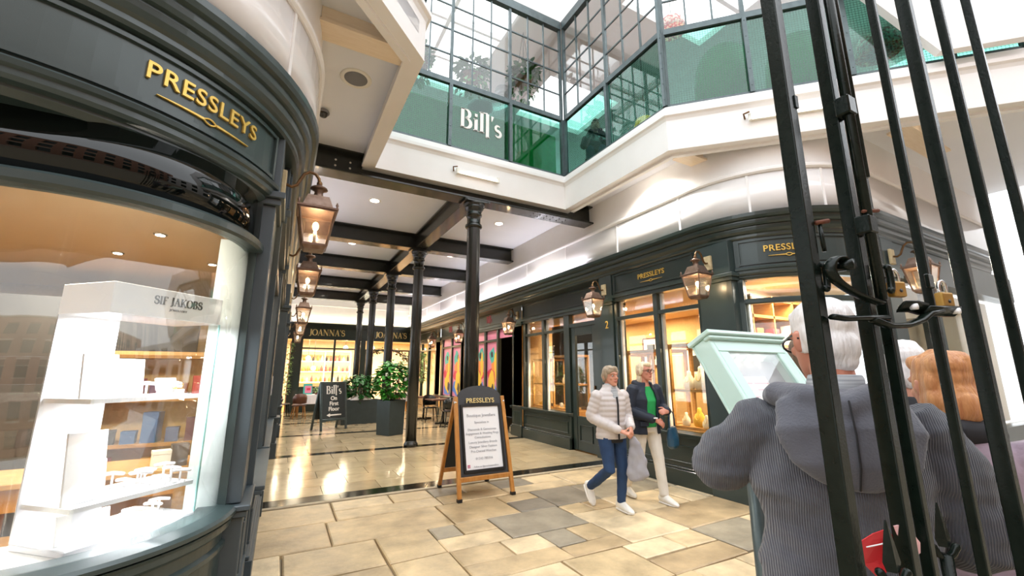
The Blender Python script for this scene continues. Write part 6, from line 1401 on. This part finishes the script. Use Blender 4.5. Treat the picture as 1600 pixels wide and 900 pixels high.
b.loft([(-.1, .0, 1.4), (-.09, .08, 1.415), (0, .115, 1.42), (.09, .08, 1.415), (.1, .0, 1.4)], [.036, .045, .048, .045, .036], 10)
co = obj('coat', rumple(remesh(b, .008, 3, 'coat'), .006, 13, 4), 'navy', t)
obj('cuff_tab', MB().cbox(V['wrR'] + Vector((-.035, -.035, .03)), (.05, .02, .014)), 'poster', co)
for s in (-1, 1): obj('pocket_flap', MB().cbox((s * .13, -.115, .93), (.1, .03, .05), rad(s * 30)), 'navy', co)
b = MB(); legs(b, V, [.1, .086, .07, .064, .056], [(.82, .168, .118, 0, .02), (.9, .168, .12, 0, .02), (.98, .15, .105, 0, .02)]); obj('trousers', rumple(remesh(b, .009, 3, 'trousers'), .006, 14, 6), 'cream_jean', t)
shoe(t, V['anL'], (.1, -1, 0)); shoe(t, V['anR'], (0, -1, 0), tip=-.15)
t = thing('handbag', 'petrol blue handbag hanging beside the navy coat', 'bag', (4.46, 3.96, .62), rad(20))
b = MB(); b.loft([(0, 0, .03), (0, 0, .12), (0, 0, .24)], [(.13, .06), (.14, .06), (.12, .035)], 16, side=(1, 0, 0)); obj('bag_body', remesh(b, .01, 3), 'teal_bag', t)
b = MB(); b.loft([(-.09, 0, .23), (-.09, .0, .34), (-.06, .0, .42), (0, 0, .45), (.06, 0, .42), (.09, 0, .34), (.09, 0, .23)], [.009] * 7, 6); obj('strap', b, 'teal_bag', t)

# ---- man from behind in a charcoal ribbed hooded top
J = dict(pelvis=(0, .0, .96), chest=(0, .0, 1.27), neck=(-.03, .0, 1.49), turn=14, nod=6, jaw=.05, shL=(.175, .02, 1.405), shR=(-.2, .02, 1.405), elL=(.29, -.05, 1.27), elR=(-.3, .0, 1.14), wrL=(.2, -.31, 1.3), wrR=(-.2, -.24, 1.06),
         handL=((-.3, -.8, .3), (.3, -.1, .9), .7), handR=((.3, -.9, .0), (-.3, -.1, .9), .7), hipL=(.1, 0, .92), hipR=(-.1, 0, .92), knL=(.11, -.03, .5), knR=(-.12, .0, .5), anL=(.12, .02, .09), anR=(-.13, .03, .09), ftL=(.1, -1, 0), ftR=(-.1, -1, 0))
t = thing('person', 'white-haired bespectacled person in a charcoal ribbed hooded top, seen from behind', 'person', (1.425, .69, 0), rad(130), 'people behind the gate')
bo, M, V = body_parts(t, J, 'skin_b', .006)
hair(t, M, 'hair_white', [((0, .02, .158), (.082, .092, .086)), ((0, -.05, .195), (.058, .045, .032)), ((.062, .034, .115), (.022, .055, .05)), ((-.062, .034, .115), (.022, .055, .05)), ((0, .066, .085), (.064, .042, .06)), ((0, .062, .04), (.05, .03, .035))], amp=.007, sc=34, seed=8)
g = MB()
for s in (-1, 1): g.loft([M @ Vector((s * .035 + .027 * math.cos(a), -.112, .113 + .022 * math.sin(a))) for a in [2 * PI * i / 14 for i in range(15)]], [.0035] * 15, 5); g.loft([M @ Vector(p) for p in ((s * .062, -.11, .122), (s * .079, -.03, .126), (s * .083, .012, .128), (s * .082, .03, .112))], [.0035] * 4, 5)
g.cyl(M @ Vector((-.01, -.114, .12)), M @ Vector((.01, -.114, .12)), .003, n=5); obj('spectacles', g, 'specs', t)
b = MB(); rings(b, interp_rows([(.86, .205, .15, 0, .01), (.95, .21, .155, 0, .01), (1.1, .205, .15, 0, .01), (1.25, .215, .15, 0, .01), (1.35, .215, .135, 0, .015), (1.41, .19, .115, 0, .015), (1.46, .14, .095, -.01, .015), (1.5, .09, .08, -.025, .015)], .02))
for s in 'LR': sleeve(b, J, s, (.082, .085, .06), .9)
to = obj('hooded_top', rumple(rumple(remesh(b, .008, 4, 'hooded_top'), .02, 5, 3, (.7, .7, 2.2)), .007, 16, 5, (.8, .8, 1.8)), 'hoodie', t)
b = MB(); b.loft([(-.12, -.05, 1.475), (-.125, .05, 1.49), (-.07, .125, 1.475), (0, .15, 1.45), (.07, .125, 1.475), (.125, .05, 1.49), (.12, -.05, 1.475)], [(.035, .035), (.04, .042), (.044, .05), (.046, .058), (.044, .05), (.04, .042), (.035, .035)], 12)
b.loft([(0, .12, 1.47), (0, .165, 1.4), (0, .172, 1.32), (0, .16, 1.27)], [(.15, .05), (.165, .05), (.14, .036), (.07, .02)], 18, side=(1, 0, 0)); ho = obj('hood', rumple(remesh(b, .007, 4, 'hood'), .006, 12, 2), 'hood', t)
b = MB(); b.loft([(.0, .2, 1.48), (.0, .217, 1.4), (.0, .212, 1.32), (0, .186, 1.265)], [.0025] * 4, 5); obj('seam', b, 'black_cloth', ho)
b = MB(); rings(b, [(1.47, .075, .075, -.02, .01), (1.53, .07, .07, -.03, .008), (1.545, .066, .066, -.03, .008)]); obj('shirt_collar', remesh(b, .008, 2), 'stripe', t)
b = MB(); legs(b, V, [.105, .09, .075, .07, .062], [(.82, .19, .13, 0, .0), (.92, .19, .135, 0, 0), (1.0, .17, .12, 0, 0)]); obj('trousers', remesh(b, .01, 3, 'trousers'), 'dark_trouser', t)
for s in 'LR': shoe(t, V['an' + s], J['ft' + s], 'black_cloth')

# ---- people half hidden on the right
def bystander(loc, rz, lab, H, hm, hairp, topm, collar=None, turn=0, skin='skin_a', extra=None, wide=1.):
    k = H / 1.76; S = lambda p: tuple(x * k for x in p)
    J = dict(pelvis=S((0, 0, .96)), chest=S((0, 0, 1.26)), neck=S((0, 0, 1.48)), turn=turn, nod=3, jaw=.05 * k, shL=S((.18, .02, 1.41)), shR=S((-.18, .02, 1.41)), elL=S((.25, .03, 1.13)), elR=S((-.25, .03, 1.13)), wrL=S((.2, -.12, .93)), wrR=S((-.2, -.12, .93)),
             handL=((-.2, -.5, -.7), (.7, -.3, .3), .6), handR=((.2, -.5, -.7), (-.7, -.3, .3), .6), hipL=S((.1, 0, .92)), hipR=S((-.1, 0, .92)), knL=S((.11, -.03, .5)), knR=S((-.11, 0, .5)), anL=(.12, .02, .09), anR=(-.12, .03, .09), ftL=(.1, -1, 0), ftR=(-.1, -1, 0))
    t = thing('person', lab, 'person', loc, rz, 'people behind the gate'); bo, M, V = body_parts(t, J, skin, .0075)
    hair(t, M, hm, hairp, seed=H * 7)
    b = MB(); rings(b, interp_rows([S(r) for r in ((.86, .2, .14, 0, .01), (1.1, .19 * wide, .14, 0, .01), (1.25, .2 * wide, .14, 0, .01), (1.36, .2, .125, 0, .015), (1.43, .165, .1, 0, .015), (1.48, .09, .08, 0, .01))], .02))
    for s in 'LR': sleeve(b, J, s, (.083, .07, .055), .92)
    o = obj('jumper', rumple(remesh(b, .009, 3, 'jumper'), .008, 8, H), topm, t)
    if collar: b = MB(); b.loft([S(q) for q in ((-.09, -.05, 1.46), (-.095, .04, 1.48), (0, .1, 1.49), (.095, .04, 1.48), (.09, -.05, 1.46))], [.035, .04, .042, .04, .035], 10); obj('collar', remesh(b, .008, 2), collar, t)
    b = MB(); legs(b, V, [.1, .088, .07, .066, .06], [S((.82, .185, .13, 0, 0)), S((.92, .185, .13, 0, 0)), S((1.0, .165, .12, 0, 0))]); obj('trousers', remesh(b, .011, 3, 'trousers'), 'dark_trouser', t)
    for s in 'LR': shoe(t, V['an' + s], J['ft' + s], 'black_cloth')
    return t
BOB = SHORT + [((0, .08, .04), (.07, .045, .06)), ((.06, .045, .06), (.03, .05, .05)), ((-.06, .045, .06), (.03, .05, .05)), ((0, .06, .18), (.075, .06, .055))]
bystander((2.13, .63, 0), rad(118), 'red-haired person in a mauve jumper at the right edge, seen from behind', 1.60, 'hair_red', BOB, 'mauve', 'black_cloth', turn=20)
bystander((2.86, .98, 0), rad(110), 'white-haired person behind the red-haired one, only the hair showing', 1.7, 'hair_white', SHORT + [((0, .07, .05), (.06, .04, .06))], 'black_cloth', None)
bystander((2.42, 1.22, 0), rad(100), 'dark-collared person behind the gate bars, mostly hidden by the white-haired reader', 1.74, 'hair_brown', SHORT, 'navy', 'black_cloth', turn=-20)
# ------------------------------------------------------------------ iron gate in the foreground
gt = thing('iron_gate', 'open black iron gate of square bars in the right foreground', 'gate', (.94, .46, 0))
GP = [(.957, .458, .032), (1.101, .428, .028), (1.158, .417, .021), (1.311, .385, .018), (1.458, .36, .029), (1.61, .33, .02), (1.76, .3, .02)]
def gl(u, d=0, z=0): return Vector((.957 + .5 * u, .458 - .098 * u - d, z))
for i, (x, y, w) in enumerate(GP):
    zt = 3.0
    b = MB(); b.box(x - w / 2, x + w / 2, y - w / 2, y + w / 2, .06, zt); obj('bar', b, 'gate_iron', gt, world=True, bevel=.0025, seg=2)
for z, h in ((.12, .04), (.95, .035), (2.92, .04)):
    b = MB(); b.beam(gl(-.02, 0, z), gl(1.62, 0, z), .012, h); obj('rail', b, 'gate_iron', gt, world=True)
# drop rod with its guide sleeves beside the second bar
b = MB(); b.cyl((1.099, .396, 1.70), (1.099, .396, 2.95), .0095, n=10); b2 = obj('drop_rod', b, 'gate_iron', gt, world=True)
b = MB(); b.cyl((1.117, .394, 1.98), (1.117, .394, 2.95), .008, n=10); obj('drop_rod', b, 'gate_iron', gt, world=True)
for z0, z1 in ((2.13, 2.175), (1.845, 1.885)): b = MB(); b.cbox((1.094, .4, (z0 + z1) / 2), (.036, .03, z1 - z0)); obj('guide_sleeve', b, 'gate_iron', gt, world=True, bevel=.003)
b = MB(); b.cyl((1.085, .398, 1.895), (1.125, .385, 1.9), .004, n=6); obj('pin', b, 'rust', gt, world=True)
b = MB(); b.cyl((.972, .44, 1.862), (1.0, .428, 1.868), .005, n=6); obj('pin', b, 'rust', gt, world=True)
b = MB(); b.cyl((.984, .437, 1.80), (.982, .438, 1.862), .0045, n=6); obj('pin', b, 'gate_iron', gt, world=True)
b = MB(); b.cbox((.968, .446, 2.15), (.012, .014, .03)); obj('stop_lug', b, 'gate_iron', gt, world=True)
# scrolled latch bar
sc_ = [(.992, .404, 1.762), (.985, .407, 1.756), (.975, .411, 1.754), (.966, .415, 1.76), (.963, .416, 1.769), (.968, .414, 1.777), (.978, .41, 1.779)]
pts = [(1.005, .41, 1.766), (.999, .411, 1.776), (.987, .413, 1.782), (.972, .416, 1.779), (.96, .419, 1.768), (.956, .42, 1.754), (.962, .42, 1.741), (.976, .418, 1.729), (.998, .414, 1.718), (1.025, .41, 1.707), (1.06, .402, 1.698), (1.1, .395, 1.69)]
P2 = []
for i in range(len(pts) - 1):
    for j in range(4): P2.append(Vector(pts[i]).lerp(Vector(pts[i + 1]), j / 4))
for _ in range(4): P2 = [P2[0]] + [(P2[i - 1] + P2[i] * 2 + P2[i + 1]) / 4 for i in range(1, len(P2) - 1)] + [P2[-1]]
b = MB(); b.loft(P2, [(.011, .0042)] * len(P2), 8, side=(.2, -.97, 0)); obj('latch_scroll', b, 'gate_iron', gt, world=True)
b = MB(); b.cyl((1.0, .43, 1.766), (1.0, .395, 1.766), .011, n=12); obj('scroll_eye', b, 'gate_iron', gt, world=True)
b = MB(); b.loft([(.962, .43, 1.66), (.99, .422, 1.657), (1.04, .41, 1.66), (1.1, .395, 1.662)], [(.011, .006)] * 4, 8, side=(.2, -.97, 0)); obj('latch_bar', b, 'gate_iron', gt, world=True)
b = MB(); b.loft([(1.06, .402, 1.656), (1.1, .393, 1.645), (1.15, .38, 1.648), (1.19, .37, 1.66), (1.215, .363, 1.676), (1.25, .355, 1.682)], [(.011, .006)] * 6, 8, side=(.2, -.97, 0)); obj('latch_fork', b, 'gate_iron', gt, world=True)
b = MB(); b.loft([(1.15, .385, 1.688), (1.185, .377, 1.69), (1.21, .368, 1.684)], [(.004, .016)] * 3, 8); obj('latch_fork', b, 'gate_iron', gt, world=True)
b = MB(); b.loft([(1.21, .365, 1.68), (1.25, .357, 1.681), (1.31, .345, 1.683)], [(.005, .015)] * 3, 8); obj('hasp', b, 'gate_iron', gt, world=True)
for (x, y, z) in ((1.175, .372, 1.688), (1.295, .341, 1.683)): b = MB(); b.cyl((x, y + .006, z), (x, y - .006, z), .0065, n=12); obj('hasp_hole', b, 'poster', gt, world=True)
for (x, y, z) in ((1.145, .405, 1.77), (1.285, .372, 1.755)): b = MB(); b.cbox((x, y, z), (.03, .008, .032)); obj('hasp_plate', b, 'gate_iron', gt, world=True, bevel=.002)
for x, y in ((.975, .45), (1.115, .395)):
    b = MB(); b.loft([(x + .004, y - .012, 1.70 + .03 * math.cos(a)) if False else (x + .008 * math.sin(a), y - .01, 1.745 + .026 * math.cos(a)) for a in [PI * i / 8 for i in range(9)]], [.007] * 9, 8); obj('hoop', b, 'gate_iron', gt, world=True)
def padlock(p, lab):
    t = thing('padlock', lab, 'padlock', p, rad(-14), 'brass padlocks on the gate')
    b = MB(); b.cbox((0, 0, -.016), (.036, .017, .034)); obj('body', b, 'padlock', t, bevel=.004, seg=2)
    b = MB(); b.loft([(-.011, 0, -.002), (-.011, 0, .016), (-.007, 0, .024), (0, 0, .028), (.007, 0, .024), (.011, 0, .016), (.011, 0, -.002)], [.0035] * 7, 8); obj('shackle', b, 'chrome', t)
    b = MB(); b.cyl((0, -.0085, -.02), (0, -.0095, -.02), .004, n=10); obj('keyhole', b, 'black_letter', t)
padlock((1.152, .388, 1.742), 'brass padlock hanging from the hasp beside the third gate bar')
padlock((1.29, .355, 1.725), 'brass padlock hanging from the hasp beside the fourth gate bar')
# short spear-topped railings in front
for i, (x, y, zt, lab) in enumerate(((1.002, .414, 1.285, 'short spear-topped railing in front of the red sign'), (1.264, .425, 1.277, 'short spear-topped railing at the right edge of the frame'))):
    t = thing('railing_spike', lab, 'railing', (x, y, 0), group='spear-topped railings by the gate')
    obj('shaft', MB().cyl((0, 0, 0), (0, 0, zt - .1), .012, n=8), 'gate_iron', t)
    b = MB(); b.loft([(0, 0, zt - .085), (0, 0, zt - .07), (0, 0, zt - .035), (0, 0, zt)], [(.012, .008), (.017, .009), (.01, .006), (.002, .002)], 4, dome=False, smooth=False, side=(.88, -.47, 0)); obj('spear', b, 'gate_iron', t)
    for s in (-1, 1): b = MB(); b.loft([(0, 0, zt - .11), (s * .014, -s * .007, zt - .1), (s * .022, -s * .012, zt - .085)], [.006, .007, .008], 8); obj('collar_scroll', b, 'gate_iron', t)
    obj('foot', MB().cbox((0, 0, .02), (.06, .06, .04)), 'gate_iron', t)
# red and pale pink sheet caught between the bars
t = thing('plastic_sign', 'curled red and pale pink plastic sign between the gate bars', 'sign', (1.08, .40, 1.16))
def sheet(pts, m, d=0):
    b = MB(); n = len(pts); v = [Vector(p) - Vector((1.08, .40, 1.16)) + Vector((.2, .4, 0)) * d for p in pts]; v2 = [p + Vector((.4, .8, 0)).normalized() * .002 for p in v]
    b.add(v + v2, [tuple(range(n)), tuple(range(2 * n - 1, n - 1, -1))] + [(i, (i + 1) % n, n + (i + 1) % n, n + i) for i in range(n)]); return b
RP = [(1.046, 0.478, 1.223), (1.061, 0.466, 1.238), (1.084, 0.452, 1.248), (1.107, 0.445, 1.223), (1.131, 0.44, 1.189), (1.112, 0.453, 1.177), (1.091, 0.467, 1.164), (1.081, 0.476, 1.148), (1.053, 0.484, 1.179)]
PP_ = [(1.082, 0.446, 1.258), (1.105, 0.432, 1.262), (1.122, 0.427, 1.243), (1.142, 0.421, 1.223), (1.145, 0.424, 1.203), (1.127, 0.436, 1.191), (1.1, 0.444, 1.221)]
def bend(P): return [(x, y - .006 * math.sin((x - 1.04) * 40), z) for x, y, z in P]
obj('red_half', sheet(bend(RP), 'red_sign'), 'red_sign', t); obj('pink_half', sheet(bend(PP_), 'pink_sign', -.02), 'pink_sign', t)
b = MB(); b.loft([Vector(p) - Vector((1.08, .40, 1.16)) + Vector((-.003, -.006, 0)) for p in bend([(1.05, .478, 1.214), (1.075, .463, 1.222), (1.104, .448, 1.222)])], [.0014] * 3, 6); obj('white_line', b, 'poster', t)

# seated diner in the gallery corner
J = dict(pelvis=(0, 0, .5), chest=(0, -.02, .8), neck=(0, -.04, 1.02), turn=10, nod=4, jaw=.04, shL=(.18, -.01, .95), shR=(-.18, -.01, .95), elL=(.24, -.12, .72), elR=(-.24, -.12, .72), wrL=(.06, -.3, .98), wrR=(-.06, -.3, .98),
         handL=((-.5, -.2, .8), (.2, -.9, .2), .8), handR=((.5, -.2, .8), (-.2, -.9, .2), .8), hipL=(.09, 0, .5), hipR=(-.09, 0, .5), knL=(.11, -.42, .5), knR=(-.11, -.42, .5), anL=(.11, -.42, .1), anR=(-.11, -.42, .1))
t = thing('person', 'seated person with raised hands behind the green gallery glass', 'person', (4.95, 5.75, 5.05), rad(-40))
bo, M, V = body_parts(t, J, 'skin_a', .009); hair(t, M, 'hair_brown', SHORT, seed=3)
b = MB(); rings(b, interp_rows([(.42, .19, .15, 0, .0), (.6, .18, .14, 0, -.01), (.8, .2, .14, 0, -.02), (.92, .19, .12, 0, -.02), (.98, .15, .1, 0, -.03), (1.02, .08, .08, 0, -.03)], .03))
for s in 'LR': sleeve(b, J, s, (.08, .068, .05), .9)
obj('jumper', remesh(b, .011, 3, 'jumper'), 'black_cloth', t)
b = MB(); legs(b, V, [.1, .086, .07, .06, .055], [(.4, .18, .15, 0, 0), (.5, .18, .15, 0, 0)]); obj('trousers', remesh(b, .012, 3, 'trousers'), 'denim', t)
for s in 'LR': shoe(t, V['an' + s], (0, -1, 0), 'black_cloth')
t = thing('dining_chair', 'dark chair under the seated diner in the gallery', 'chair', (4.95, 5.75, 5.05), rad(-40)); obj('seat', MB().cbox((0, -.05, .385), (.42, .44, .03)), 'iron', t); obj('backrest', MB().cbox((0, .19, .7), (.4, .025, .35)), 'iron', t)
for sx in (-1, 1):
    for y in (-.24, .18): obj('leg', MB().cyl((sx * .18, y, 0), (sx * .18, y, .37 if y < 0 else .8), .014, n=6), 'iron', t)
D.scenes.remove(TMP)
